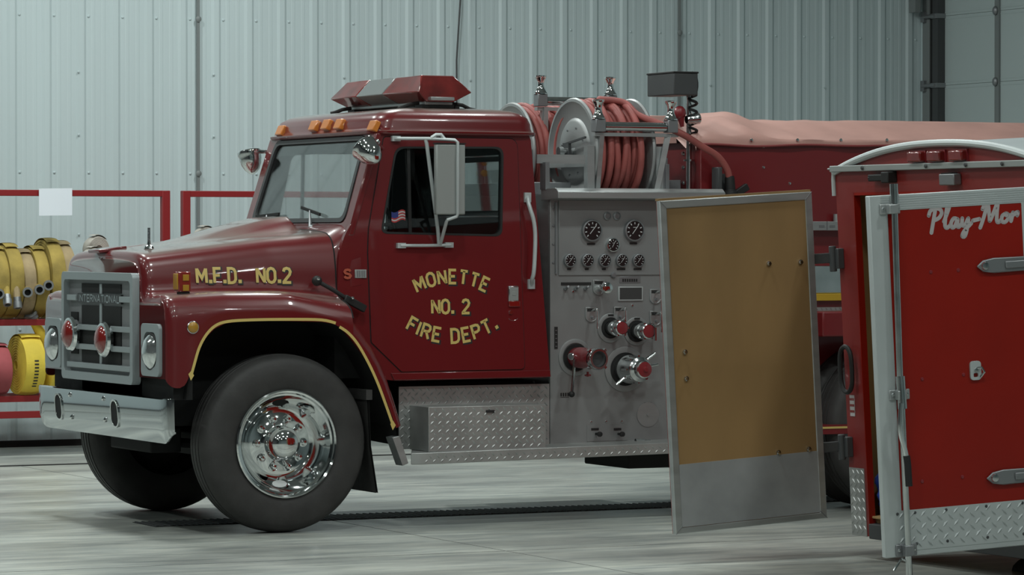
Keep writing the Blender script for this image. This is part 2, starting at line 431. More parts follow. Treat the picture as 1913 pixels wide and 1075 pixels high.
# the back wall: ribbed metal siding, ribs a foot apart, with its screw heads
mb = MB(); per = .3048; prof = []
k0 = int((XL - 1.468) / per); x = 0
xs = [(XL, 0)]
for k in range(k0, k0 + 82):
    cx = 1.468 + k * per
    for dx, p in ((-.045, 0), (-.022, .014), (.022, .014), (.045, 0), (.088, 0), (.098, .0018), (.118, .0018), (.128, 0), (.180, 0), (.190, .0018), (.210, .0018), (.220, 0)):
        if XL < cx + dx < XR: xs.append((cx + dx, p))
xs.append((XR, 0))
mb.grid([[Vector((x_, YB - p, 0)), Vector((x_, YB - p, ZC))] for x_, p in xs])
mb.box(XL, XR, YB + .005, YB + .1, 0, ZC)
for k in range(-4, 30):
    for z in (3.62, 2.30, .98):
        mb.lathe([(.011, 0), (.011, .006), (.005, .011), (0, .011)], (1.468 + k * per + .066, YB, z), (0, -1, 0), 8)
    if k % 4 == 2:
        for z in (3.15, 1.78, 2.02 + .6): mb.lathe([(.010, 0), (.010, .006), (0, .010)], (1.468 + k * per - .03, YB - .02, z), (0, -1, 0), 8)
S(build(mb, 'wall_back', WALLM, smooth=False, fix=False))
for i, xx in enumerate((3.118, 7.81, -1.43)):
    m_ = MB().box(xx - .013, xx + .013, YB - .045, YB - .028, 0, ZC)
    for z in (3.62, 2.30, 1.0): m_.lathe([(.026, 0), (.026, .008), (.012, .016), (0, .016)], (xx, YB - .045, z), (0, -1, 0), 10)
    S(build(m_, 'trim_%d' % (i + 1), TRIMM))
S(build(MB().box(XL, XR, YB - .06, YB - .034, .0, .055), 'baseboard_back', DARKM))
# the right wall with its overhead door
D0, D1, DZ = 8.98, 4.4, 4.6
fnX = lambda u, v, w: Vector((XR + w, u, v))
S(build(MB().plate([(YF, 0), (YB, 0), (YB, ZC), (YF, ZC)], [[(D1, 0.001), (D0 + .02, 0.001), (D0 + .02, DZ), (D1, DZ)]], fnX, 0, .1), 'wall_right', WALLM))
m_ = MB(); z = 0.0; zs = [.58, 1.23, 1.88, 2.53, 3.18, 3.83, 4.48]
prev = .01
for zz in zs:
    m_.box(XR + .05, XR + .09, D1, D0, prev, zz - .0015)
    for dz in (-.03, .03): m_.box(XR + .047, XR + .05, D1, D0, zz + dz - .004, zz + dz + .004)
    prev = zz + .0015
for yy in (8.08, 7.16, 6.24, 5.32): m_.box(XR + .03, XR + .05, yy - .035, yy + .035, .01, 4.48, 1)
dr = build(m_, 'door_1', [DOORM, TRIMM]); S(dr)
hm = MB()
for zz in zs[:-1]:
    for yy in (8.08, 7.16, 6.24, 5.32): hm.ball((XR + .02, yy + .01, zz), .035, sc=(.7, 1, 1.2))
    hm.box(XR - .045, XR + .05, D0 - .02, D0 + .09, zz - .022, zz + .022); hm.cyl((XR - .04, D0 + .02, zz), (XR - .04, D0 + .24, zz), .018)
    hm.box(XR - .05, XR - .02, D0 + .20, D0 + .26, zz - .05, zz + .05)
build(hm, 'hinge', STEEL, dr)
m_ = MB(); m_.box(XR - .03, XR + .05, D0 - .01, D0 + .085, 0, 5.0, 0); m_.box(XR - .01, XR + .049, D0 + .085, D0 + .15, 0, 5.0, 1); m_.box(XR - .02, XR + .02, D0 + .15, D0 + .27, 0, 5.0, 2)
build(m_, 'track', [MATS['dark_grey_plastic'], DARKM, TRIMM], dr)
S(build(MB().box(XR - .17, XR - .11, YB - .16, YB - .05, 3.87, ZC), 'trim_4', TRIMM))
# drains cut into the floor
m_ = MB().box(XL, XR, 6.80, 6.90, 0, .004)
S(build(m_, 'trim_5', DARKM))
m_ = MB().box(-.46, 7.5, .82, 1.22, 0, .003, 0)
xx = -.45
while xx < 7.5:
    m_.box(xx, xx + .012, .83, 1.21, .003, .008, 1); xx += .045
S(build(m_, 'trim_6', [DARKM, MATS['dark_grey_plastic']]))

JOINTM = mat('saw_cut', (.16, .165, .16), .8)
S(build(MB().box(.697, .703, YF, 6.8, 0, .0012), 'trim_7', JOINTM))
S(build(MB().box(XL, XR, -1.623, -1.617, 0, .0012), 'trim_8', JOINTM))
# ------------------------------------------------------------------ lamps
for i, (lx, ly, lw) in enumerate(LAMPS):
    lt = empty('high_bay_lamp', (lx, ly, LAMP_Z), 'round high bay lamp hanging under the ceiling, one of the hall lamps', 'lamp', 'high bay lamps under the ceiling')
    build(MB().lathe([(0, -.02), (.30, -.02), (.29, .06), (.17, .20), (.11, .24), (.11, .40), (.03, .44), (.03, .60), (0, .60)], (lx, ly, LAMP_Z), (0, 0, 1), 24), 'reflector', STEEL, lt)
    ld = bpy.data.lights.new('lamp_light', 'AREA'); ld.shape = 'DISK'; ld.size = .50; ld.energy = lw * LAMP_GAIN; ld.color = LAMP_COL
    lo = bpy.data.objects.new('lamp_light', ld); C.objects.link(lo); lo.parent = lt; lo.location = (0, 0, -.03)

# ================================================================== THE FIRE TRUCK
YC = 1.15
TR = empty('fire_truck', (.9, YC, 0), 'dark red fire truck with gold door lettering and a red roof light bar', 'fire truck')
def mir(p): return Vector((p[0], 2 * YC - p[1], p[2]))
# ---- hood and fenders: sections across the truck, near half, from the middle of the top down to the wheel arch
HK = [-.66, -.3, .1, .5]
HS = [
 [(1.15, 1.672), (.85, 1.668), (.62, 1.656), (.52, 1.632), (.478, 1.585), (.458, 1.52), (.445, 1.452), (.405, 1.412), (.30, 1.412), (.18, 1.412), (.095, 1.392), (.052, 1.345)],
 [(1.15, 1.715), (.85, 1.710), (.60, 1.700), (.49, 1.675), (.442, 1.62), (.420, 1.54), (.405, 1.462), (.365, 1.428), (.27, 1.432), (.16, 1.430), (.085, 1.406), (.048, 1.355)],
 [(1.15, 1.765), (.85, 1.760), (.58, 1.750), (.46, 1.722), (.410, 1.66), (.385, 1.56), (.372, 1.465), (.335, 1.430), (.25, 1.432), (.15, 1.428), (.08, 1.402), (.046, 1.352)],
 [(1.15, 1.805), (.85, 1.800), (.52, 1.785), (.40, 1.755), (.345, 1.69), (.312, 1.57), (.298, 1.455), (.272, 1.405), (.21, 1.375), (.13, 1.350), (.075, 1.315), (.046, 1.27)],
]
ARCH = [(-.70, .873), (-.585, .873), (-.556, .914), (-.523, 1.014), (-.480, 1.10), (-.439, 1.169), (-.385, 1.218), (-.321, 1.246), (-.22, 1.258), (-.118, 1.262), (.293, 1.250), (.38, 1.235), (.432, 1.205), (.50, 1.13)]
def hood_ctrl(X):
    x = max(HK[0], min(HK[-1], X)); i = 0
    while i < 2 and x > HK[i + 1]: i += 1
    t = (x - HK[i]) / (HK[i + 1] - HK[i])
    return [(lerp(a[0], b[0], t), lerp(a[1], b[1], t)) for a, b in zip(HS[i], HS[i + 1])]
def hood_sec(X, full=True):
    p = catmull([(q[0], q[1], 0) for q in hood_ctrl(X)], 5)
    out = []
    for q in p:
        z = q.y
        b = sm((X + .38) / .85) * (1 - sm((X - .44) / .05))
        half = .14 + .10 * sm((X + .3) / .8)
        z += .085 * b * (1 - sm((abs(q.x - YC) - half) / .15))
        out.append((q.x, z))
    zb = interp(ARCH, X)
    zt = out[-1][1]
    if full:
        for k in range(1, 7):
            out.append((lerp(out[len(p) - 1][0], .035, min(1, k / 2)), lerp(zt, min(zb, zt - .02), k / 6)))
    return out
def hood_y(X, z):
    """Y of the near hood side at height z (between crest and valley)"""
    p = hood_ctrl(X)[3:7]
    for a, b in zip(p, p[1:]):
        if b[1] <= z <= a[1]: return lerp(a[0], b[0], (a[1] - z) / (a[1] - b[1]))
    return p[0][0] if z > p[0][1] else p[-1][0]
XF = -.675
xs = [XF + .05 * (1 - cos(k * pi / 2 / 6)) for k in range(7)]
x = xs[-1] + .02
while x < .5: xs.append(x); x += .012 if -.60 < x < -.28 or x > .36 else .03
xs.append(.5)
rows = []; rows_f = []
for X in xs:
    r = .05 - .05 * sqrt(max(0, 1 - min(1, max(0, (XF + .05 - X) / .05)) ** 2))
    sec = [(y + r, z - (r if z > 1.40 else r * .3 if z > .9 else -r)) for y, z in hood_sec(X)]
    near = [Vector((X, y, z)) for y, z in sec]
    rows.append(near + [mir(p) for p in reversed(near)][0:0])
    rows_f.append([mir(p) for p in near])
mb = MB(); mb.grid(rows); mb.grid(rows_f)
front = [(p.y, p.z) for p in rows[0]] ; ff = front[::-1] + [(2 * YC - y, z) for y, z in front[1:]]
mb.plate(ff, [], lambda u, v, w: Vector((w, u, v)), XF, XF + .002)
hood = build(mb, 'hood', HOODRED, TR, ang=50)
# wheel arches, engine bay and chassis: black underbody
mb = MB()
for sgn in (0, 1):
    f = (lambda p: mir(p)) if sgn else (lambda p: Vector(p))
    base = [(-.56, .80)] + [(x_ + (.012 if x_ < 0 else 0), z_ + .012) for x_, z_ in ARCH[2:]] + [(.571, 1.06), (.676, .88), (.781, .62), (.80, .5)]
    mb.grid([[f((x_, .05, z_)) for x_, z_ in base], [f((x_, .78, z_ + .02)) for x_, z_ in base]])
mb.box(-.62, .95, .62, 1.68, .62, 1.60); mb.box(-.62, -.50, .10, 2.2, .80, .95); mb.box(.50, 1.88, .32, 1.98, .90, 1.15)
build(mb, 'wheel_well', DEEP_BLACK, TR, smooth=False)
mb = MB()
for yy in (.72, 1.50): mb.box(-.62, 8.3, yy, yy + .08, .62, .86)
mb.box(-.15, .30, .40, 1.9, .42, .56); mb.ball((.4, 1.1, .42), .16); mb.tube([(-.45, .9, .52), (.2, .9, .46), (.9, .8, .5)], .03)
mb.box(-.5, -.3, .8, 1.5, .45, .6); mb.cyl((.0, .5, .55), (.0, 1.8, .50), .06); mb.box(1.25, 2.9, .75, 1.55, .55, .85); mb.box(2.42, 3.2, .15, .75, .31, .40)
mb.box(1.0, 1.9, .40, .72, .50, .86)
build(mb, 'chassis', DEEP_BLACK, TR, bev=.01)
# ---- grille
GX = -.685
gm = MB(); fx = lambda u, v, w: Vector((GX + w, u, v))
gm.plate(rrect(.515, 1.785, .875, 1.540, .035), [rrect(.560, 1.740, .925, 1.492, .03)], fx, -.035, .02)
gm_o = build(gm, 'grille', SILVER, TR, bev=.008)
mb = MB(); mb.box(GX + .004, GX + .018, .56, 1.74, .92, 1.50)
build(mb, 'grille_backing', GBACK, gm_o)
mb = MB()
for y0, y1 in ((.80, 1.13), (1.17, 1.50)):
    for z0, z1 in ((1.415, 1.47), (1.215, 1.335), (1.095, 1.18), (.985, 1.06), (.945, .975)): mb.box(GX - .002, GX + .010, y0, y1, z0, z1)
mb.box(GX - .002, GX + .01, 1.57, 1.70, 1.24, 1.29); mb.box(GX - .002, GX + .01, 1.57, 1.70, 1.03, 1.075); mb.box(GX - .002, GX + .01, 1.60, 1.70, 1.11, 1.18)
build(mb, 'grille_opening', DEEP_BLACK, gm_o, smooth=False)  # solid black blocks painted as the dark between the bars
mb = MB()
for z in (1.20, 1.08, .965): mb.box(GX - .025, GX + .005, .585, 1.715, z - .017, z + .017)
for y0, y1 in ((.585, .775), (1.545, 1.715)): mb.box(GX - .025, GX + .005, y0, y1, 1.362, 1.398)
mb.box(GX - .006, GX + .005, 1.13, 1.17, .945, 1.47)
build(mb, 'grille_bar', SILVER, gm_o, bev=.004)
mb = MB(); mb.box(GX - .012, GX + .005, .775, 1.545, 1.350, 1.408); build(mb, 'name_plate', DGREY, gm_o)
mb = MB()
for q in text_quads('INTERNATIONAL', .042, .008, gap=.22, total=.72): mb.face([Vector((GX - .0135, 1.16 - p[0], 1.379 + p[1])) for p in q])
build(mb, 'lettering', SILVER, gm_o, smooth=False, label='pressed letters INTERNATIONAL on the grille')
def warn_light(y, z):
    m_ = MB(); a = (-1, -.03, 0)
    el = lambda prof, s: None
    o = Vector((GX - .03, y, z)); prof = [(.100, -.01), (.108, .012), (.10, .030), (.085, .034)]
    m_.lathe(prof, o, a, 28); ob = build(m_, 'warning_light', CHROME, TR)
    m2 = MB(); m2.lathe([(.088, .025), (.080, .040), (.055, .058), (.025, .066), (.0, .068)], o, a, 28); build(m2, 'lens', REDLENS, ob)
warn_light(.985, 1.135); warn_light(1.585, 1.155)
# ---- headlights
for near in (True, False):
    f = (lambda u, v, w: Vector((XF + w, u, v))) if near else (lambda u, v, w: Vector((XF + w, 2 * YC - u, v)))
    m_ = MB(); m_.plate(rrect(.135, .435, .935, 1.245, .035), [rrect(.18, .39, .985, 1.195, .06)], f, -.022, .03)
    hb = build(m_, 'headlight', SILVER, TR, bev=.008)
    m_ = MB(); m_.plate(rrect(.15, .42, .95, 1.23, .03), [], f, -.004, .01); build(m_, 'headlight_bowl', SILVER, hb)
    m_ = MB(); c = f(.28, 1.08, -.006); m_.lathe([(.102, 0), (.10, .02), (.07, .045), (.03, .058), (0, .06)], c, (-1, -.05, 0), 24)
    build(m_, 'lamp_glass', HEADL, hb)
    m_ = MB(); m_.lathe([(.112, -.006), (.115, .012), (.104, .02)], c, (-1, -.05, 0), 24); build(m_, 'lamp_ring', BLACK, hb)
# ---- bumper, a chrome channel with wrapped ends, two tow openings and bolts
mb = MB(); bz0, bz1 = .545, .812
def bpt(y, z, dx=0):
    e = max(0, abs(y - YC) - 1.03) / .15
    return Vector((-.71 + .045 * (1 - sqrt(max(0, 1 - min(1, e) ** 2))) + dx, y, z))
ys = [-.03, -.025, -.01, .01, .03, .06, .09, .12, .18, .3, .5, .7, .9, 1.15, 1.4, 1.6, 1.8, 2.0, 2.12, 2.18, 2.21, 2.24, 2.27, 2.29, 2.31, 2.325, 2.33]
rows = []
for y in ys:
    ed = min(1, min(y + .03, 2.33 - y) / .14); cz = .065 * (1 - ed) ** 1.6
    zl = [(bz1, .05), (bz1, .012), (bz1 - .006, .002), (bz1 - .02, 0), (bz0 + .09, .016), (bz0 + .075, .019), (bz0 + .012 + cz, .040), (bz0 + cz, .044), (bz0 + cz, .06)]
    rows.append([bpt(y, z, d * (.25 + .75 * ed)) for z, d in zl])
mb.grid(rows)
bump = build(mb, 'bumper', BUMPER, TR, ang=40)
mb = MB(); mb.box(-.66, -.50, .7, .8, .60, .78); mb.box(-.66, -.50, 1.5, 1.6, .60, .78); mb.box(-.655, -.63, .1, 2.2, .60, .79); build(mb, 'bumper_bracket', DEEP_BLACK, bump)
for y in (.865, 1.885):
    m_ = MB(); m_.plate(rrect(y - .055, y + .055, .615, .765, .05), [], lambda u, v, w: Vector((-.713 + w + (.812 - v) * .09, u, v)), -.0008, .003); build(m_, 'tow_opening', DEEP_BLACK, bump)  # black plate painted as the dark of the slot
    m_ = MB(); m_.plate(rrect(y - .066, y + .066, .604, .776, .058), [rrect(y - .055, y + .055, .615, .765, .05)], lambda u, v, w: Vector((-.713 + w + (.812 - v) * .09, u, v)), -.006, .004); build(m_, 'tow_opening_rim', CHROME, bump, bev=.003)
for y, z in ((1.05, .775), (1.05, .645), (1.66, .775), (1.66, .635)):
    m_ = MB(); m_.lathe([(.016, 0), (.015, .008), (.008, .013), (0, .014)], (-.711 + (.812 - z) * .09, y, z), (-1, 0, 0), 12); build(m_, 'bumper_bolt', CHROME, bump)
# ---- hood ornament, hood latch lip
mb = MB(); p = Vector((-.50, .82, 1.685)); mb.lathe([(.032, 0), (.026, .014), (.012, .022), (.010, .045)], p, (0, 0, 1), 14)
om = build(mb, 'hood_ornament', CHROME, TR)
mb = MB(); mb.obox(p + Vector((0, 0, .085)), ((.93, -.36, 0), (.36, .93, 0), (0, 0, 1)), (.008, .030, .042)); build(mb, 'emblem', GREENS, om, bev=.003)
mb = MB(); mb.obox((-.62, 1.22, 1.678), ((.9, -.0, .12), (0, 1, 0), (-.12, 0, .9)), (.10, .10, .012)); build(mb, 'hood_latch', RED, TR, bev=.006)
# ---- fender lamp and round marker
p = XZ(341, 530, .24); mb = MB(); mb.box(p[0] - .045, p[0] + .035, .19, .265, 1.432, 1.55)
fl = build(mb, 'fender_lamp', REDLENS, TR, bev=.006)
mb = MB(); mb.box(p[0] - .053, p[0] - .04, .195, .26, 1.445, 1.54, 0); build(mb, 'front_lens', AMBERD, fl, bev=.004)
for zz in (1.455, 1.515):
    m_ = MB(); m_.box(p[0] - .018, p[0] + .020, .184, .192, zz - .018, zz + .018); build(m_, 'side_lens', AMBERD, fl, bev=.002)
mb = MB(); mb.box(p[0] - .03, p[0] + .03, .20, .255, 1.405, 1.434); build(mb, 'lamp_foot', BLACK, fl)
q = at(360, 612, y=.036); mb = MB(); mb.lathe([(.034, 0), (.031, .014), (.02, .022), (0, .025)], q, (0, -1, 0), 20); mk = build(mb, 'marker_lamp', AMBERD, TR)
mb = MB(); mb.lathe([(.037, -.004), (.037, .006), (.033, .008)], q, (0, -1, 0), 20); build(mb, 'marker_ring', CHROMED, mk)
# ---- rear part of the near fender (and its twin on the far side)
EP = [(.43, 1.205), (.50, 1.13), (.571, 1.045), (.625, .962), (.676, .867), (.73, .742), (.781, .608)]
def strip(f):
    m_ = MB(); rows = []
    for i, (x_, z_) in enumerate(EP):
        t = i / (len(EP) - 1); nx, nz = lerp(.45, .93, sm(t * 2)), lerp(.9, .36, sm(t * 2)); k = lerp(1, .50, t)
        rows.append([f((x_ + nx * d * k, y, z_ + nz * d * k)) for d, y in ((0, .06), (0, .036), (.03, .034), (.07, .046), (.10, .075), (.125, .14), (.135, .245))])
    m_.grid(rows); return m_
build(strip(lambda p: Vector(p)), 'rear_fender', RED, TR, ang=60); build(strip(mir), 'rear_fender', RED, TR, ang=60)
mb = MB(); a = [XZ(*q, .035) for q in ((733, 818), (746, 815), (763, 866), (752, 871))]
mb.plate(a, [], lambda u, v, w: Vector((u, .033 + w, v)), 0, .10); build(mb, 'fender_tip', ALU, TR, bev=.003)
# ---- gold pinstripe along the arch, small diamonds at its ends
def stripe(pts, name):
    m_ = MB(); pl = [XZ(*q, .034) for q in pts]; pl = [(v.x, v.y) for v in catmull([(a_[0], a_[1], 0) for a_ in pl], 4)]
    for q in ribbon(pl, .017): m_.face([Vector((v.x, .0318, v.y)) for v in q])
    e = pl[0] if name == 'f' else pl[-1]
    m_.face([Vector((e[0] + dx, .0316, e[1] + dz)) for dx, dz in ((-.018, .008), (0, .028), (.018, 0), (-.002, -.03))])
    return build(m_, 'pinstripe', GOLD, TR, smooth=False)
stripe([(357, 702), (363, 680), (372, 650), (385, 626), (402, 609), (425, 601), (470, 598), (540, 597), (600, 598), (627, 604)], 'f')
stripe([(634, 611), (650, 622), (668, 643), (688, 678), (705, 715), (720, 755), (734, 795)], 'r')
# ---- hood lettering M.F.D. NO.2 on the near hood side
c0 = at(454, 515, y=.40)
def onhood(u, v, off):
    X = c0.x + u; z = c0.z + v; return Vector((X, hood_y(X, z) - off, z))
for wd, qs in zip(('M.F.D.', 'NO.2'), text_quads('M.F.D.  NO.2', .086, .017, gap=.25, total=.575, words=True)):
    mbs = MB(); mb = MB()
    for qd in qs:
        mb.face([onhood(p[0], p[1], .006) for p in qd])
        mbs.face([onhood((p[0]) + dx * .006 + .004, p[1] + dz * .006 - .004, .004) for p, (dx, dz) in zip(qd, ((-1, 1), (1, 1), (1, -1), (-1, -1)))])
    tl = build(mb, 'hood_lettering', GOLD, TR, smooth=False, fix=False, label='gold letters ' + wd + ' on the hood')
    build(mbs, 'letter_outline', LABEL, tl, smooth=False, fix=False)
# ---- rubber hood hold-down
a = at(592, 525, y=.25); b = at(655, 563, y=.21); c = at(682, 578, y=.22)
mb = MB(); mb.ball(a, .032); mb.tube([a, lerp(a, b, .5) + Vector((0, 0, .004)), b], .014, 8); mb.bar(b - Vector((.04, 0, -.02)), c, .03, .045); build(mb, 'hood_hold_down', BLACK, TR, bev=.006)
m_ = MB(); m_.ball(a + Vector((-.002, -.03, .012)), .010, n=8); m_.ball(b + Vector((0, -.03, .02)), .010, n=8); build(m_, 'hold_down_bolt', CHROME, TR)
# ---- wheels
def wheel(cx, yo, f, shiny, name='wheel'):
    o = Vector((cx, 0, .53)); ax = (0, 1, 0)
    def L(prof, n=64):
        m_ = MB(); m_.lathe([(r, h) for r, h in prof], (cx, yo, .53), f, n); return m_
    t = build(L([(.300, .02), (.315, .012), (.33, .006), (.36, -.004), (.40, -.008), (.44, -.006), (.475, .002), (.498, .012), (.512, .028), (.520, .045), (.526, .06), (.529, .075), (.520, .078), (.520, .088), (.530, .090), (.531, .118), (.521, .120), (.521, .130), (.531, .132), (.531, .168), (.521, .170), (.521, .180), (.530, .182), (.529, .205), (.520, .208), (.520, .216), (.526, .22), (.515, .245), (.49, .27), (.44, .285), (.38, .285), (.33, .275), (.30, .26)], 72), name, TYRE, TR, ang=40)
    if shiny:
        rim = build(L([(.300, .022), (.318, .006), (.322, -.004), (.314, -.010), (.304, -.004), (.297, .010), (.286, .016), (.278, .040), (.262, .075), (.240, .105), (.215, .128), (.200, .135), (.196, .128), (.190, .120), (.180, .118), (.112, .098), (.106, .092), (.104, .06), (.098, .030), (.085, .006), (.062, -.012), (.03, -.022), (0, -.025)], 64), 'rim', CHROME, t, ang=30)
        for k in range(10):
            a_ = 2 * pi * (k + .5) / 10; m_ = MB(); p = Vector((cx + .148 * sin(a_), yo + .110, .53 + .148 * cos(a_)))
            m_.lathe([(.027, 0), (.027, -.006), (.019, -.010), (.018, -.020), (.013, -.029), (0, -.033)], p, (0, 1, 0), 14); build(m_, 'lug_nut', CHROME, t)
        for sg in (1, -1):
            m_ = MB(); p = Vector((cx - .012, yo + .093, .53 + sg * .247)); d = Vector((0, -.78, -sg * .62)).normalized(); u = Vector((1, 0, 0)); v = d.cross(u)
            m_.face([p + d * .010 + u * (.047 * cos(2 * pi * k / 20)) + v * (.026 * sin(2 * pi * k / 20)) for k in range(20)]); build(m_, 'hand_hole', DEEP_BLACK if sg > 0 else MARK, t)  # upper hole painted black for its shade, lower painted pale for reflected light
    else:
        build(L([(.30, .03), (.29, .06), (.22, .12), (.10, .12), (.08, .05), (0, .05)], 40), 'rim', DEEP_BLACK, t)
    return t
wheel(.075, .045, (0, 1, 0), True)
wheel(.075, 2 * YC - .045, (0, -1, 0), False)
for yo, f in ((.02, (0, 1, 0)), (.33, (0, 1, 0)), (2.28, (0, -1, 0)), (1.97, (0, -1, 0))): wheel(4.35, yo, f, False)
# mud flaps
mb = MB(); mb.grid([[Vector((x_, y_, z_)) for x_, z_ in ((.60, .80), (.615, .5), (.66, .22))] for y_ in (.06, .50)]); mb.grid([[Vector((x_ + .012, y_, z_)) for x_, z_ in ((.60, .80), (.615, .5), (.66, .22))] for y_ in (.06, .50)])
mb.box(.59, .63, .05, .5, .78, .84); build(mb, 'mud_flap', TYRE, TR)

# ---- cab shell: each side is a plate leaning in a little towards the roof
def side_y(z): return .25 + (z - .9) * .05
SN = lambda u, v, w: Vector((u, side_y(v) + w, v))
SF = lambda u, v, w: Vector((u, 2 * YC - side_y(v) - w, v))
OUT = [(.503, 1.20), (.505, 1.45), (.515, 1.62), (.535, 1.71), (.565, 1.78), (.605, 1.84), (.775, 2.385), (1.825, 2.385), (1.925, .885), (.88, .882), (.72, .90), (.62, 1.05)]
WIN = [(.790, 1.775), (.902, 2.305), (1.635, 2.312), (1.612, 1.758)]
DOOR = [(.707, 1.66), (.717, 1.118), (.913, .937), (1.747, .940), (1.729, 2.362), (.828, 2.362), (.715, 1.80)]
WINr = rounded(WIN, [.05, .06, .06, .05], 5)
for near, fn in ((True, SN), (False, SF)):
    mb = MB(); mb.plate(rounded(OUT, [.01, .01, .02, .02, .02, .02, .02, .03, .03, .02, .02, .01], 2), [[(x_, z_) for x_, z_ in rounded([(.772, 1.755), (.890, 2.32), (1.652, 2.33), (1.63, 1.738)], .06, 5)]], fn, 0, .035)
    cs = build(mb, 'cab_side', RED, TR, bev=.006)
    mb = MB(); mb.plate([(.66, 1.1), (.66, 1.80), (.82, 2.36), (1.80, 2.36), (1.85, 1.1)], [[(x_, z_) for x_, z_ in rounded([(.80, 1.775), (.905, 2.295), (1.635, 2.305), (1.61, 1.76)], .05, 5)]], fn, .036, .05); build(mb, 'side_lining', DGREY, cs)
    mb = MB(); mb.plate(rounded(DOOR, [.02, .01, .01, .03, .06, .02, .02], 4), [WINr], fn, -.007, .012)
    dr = build(mb, 'door', RED, TR, bev=.004, label='red door lettered in gold' if near else None)
    mb = MB(); mb.plate(rounded(DOOR, [.02, .01, .01, .03, .06, .02, .02], 4), [WINr], lambda u, v, w, fn=fn: fn(1.228 + (u - 1.228) * 1.010, 1.66 + (v - 1.66) * 1.006, w), -.0012, .002)
    build(mb, 'door_seal', DEEP_BLACK, dr, smooth=False)
    mb = MB(); inner = [(1.21 + (x_ - 1.21) * .965, 2.04 + (z_ - 2.04) * .955) for x_, z_ in WINr]
    mb.plate(WINr, [inner], fn, -.009, .03); build(mb, 'window_gasket', BLACK, dr)
    mb = MB(); mb.plate(inner, [], fn, .008, .011); gl = build(mb, 'window', GLASSD if near else GLASS, dr, smooth=False)
    mb = MB(); mb.plate([(.985, 1.77), (1.005, 1.77), (1.005, 2.305), (.985, 2.305)], [], fn, .004, .02); build(mb, 'vent_divider', BLACK, dr)
    if near: DR = dr; GL = gl
# pressed line low on the door and the sill
mb = MB(); mb.plate([(.86, .885), (1.925, .888), (1.922, .932), (.84, .93)], [], SN, -.010, .01); build(mb, 'sill', RED, TR, bev=.004)
# cab front frame with the windscreen opening
FRF = lambda u, v, w: Vector((.602 + (v - 1.83) * .309 + w, u, v))
mb = MB(); whole = rounded([(.402, 1.845), (.432, 2.372), (1.868, 2.372), (1.898, 1.845)], [.07, .07, .07, .07], 5)
mb.plate([(.290, 1.76), (.312, 2.39), (1.988, 2.39), (2.010, 1.76)], [whole], FRF, -.004, .04)
fr = build(mb, 'cab_front', RED, TR, bev=.01)
mb = MB(); wi = [(1.15 + (y_ - 1.15) * .955, 2.108 + (z_ - 2.108) * .90) for y_, z_ in whole]
mb.plate(whole, [wi], FRF, -.010, .03); build(mb, 'windscreen_gasket', DGREY, fr)
mb = MB(); mb.plate(wi, [], FRF, .004, .008); build(mb, 'windscreen', WINDS, fr, smooth=False)
mb = MB(); mb.plate([(.45, 2.275), (.452, 2.342), (1.848, 2.342), (1.85, 2.275)], [], FRF, .010, .012); build(mb, 'sun_band', GLASSD, fr, smooth=False)
# cab back wall, floor, seat, dashboard
BKF = lambda u, v, w: Vector((1.895 - (v - .9) * .055 + w, u, v))
mb = MB(); mb.plate([(.27, .90), (.34, 2.39), (1.96, 2.39), (2.03, .90)], [rrect(.62, 1.68, 1.89, 2.26, .05)], BKF, -.03, 0)
bk = build(mb, 'cab_back', RED, TR)
mb = MB(); mb.plate(rrect(.62, 1.68, 1.89, 2.26, .05), [rrect(.65, 1.65, 1.92, 2.23, .04)], BKF, -.04, .008); build(mb, 'rear_window_gasket', BLACK, bk)
mb = MB(); mb.plate(rrect(.64, 1.66, 1.91, 2.24, .04), [], BKF, -.02, -.017); build(mb, 'rear_window', GLASS, bk, smooth=False)
mb = MB(); mb.plate([(.30, 1.0), (.36, 2.38), (1.94, 2.38), (2.0, 1.0)], [rrect(.60, 1.70, 1.88, 2.27, .05)], BKF, -.05, -.035); build(mb, 'cab_lining', SEAT, bk, smooth=False)
mb = MB(); mb.box(1.40, 1.78, .36, 1.94, 1.15, 1.34); mb.obox((1.70, 1.15, 1.52), ((.97, 0, .2), (0, 1, 0), (-.2, 0, .97)), (.07, .78, .22)); build(mb, 'seat', SEAT, TR, bev=.03)
mb = MB(); mb.box(.66, .86, .33, 1.97, 1.35, 1.80); mb.box(.66, 1.9, .33, 1.97, 1.10, 1.16); build(mb, 'dashboard', SEAT, TR, bev=.02)
mb = MB(); c = Vector((.98, .72, 1.83)); u = Vector((0, 1, 0)); v = Vector((-.38, 0, .92)).normalized(); mb.tube([c + u * (.21 * cos(2 * pi * k / 28)) + v * (.21 * sin(2 * pi * k / 28)) for k in range(28)], .014, 8, closed=True)
mb.tube([c + u * -.21, c + u * .21], .012); mb.tube([c, c + Vector((-.22, 0, -.12))], .03); build(mb, 'steering_wheel', BLACK, TR)
q = at(658, 390, y=.75); mb = MB(); mb.ball(q, .035, sc=(.4, 1, 1.2)); build(mb, 'dash_gauge', SEAT, TR)
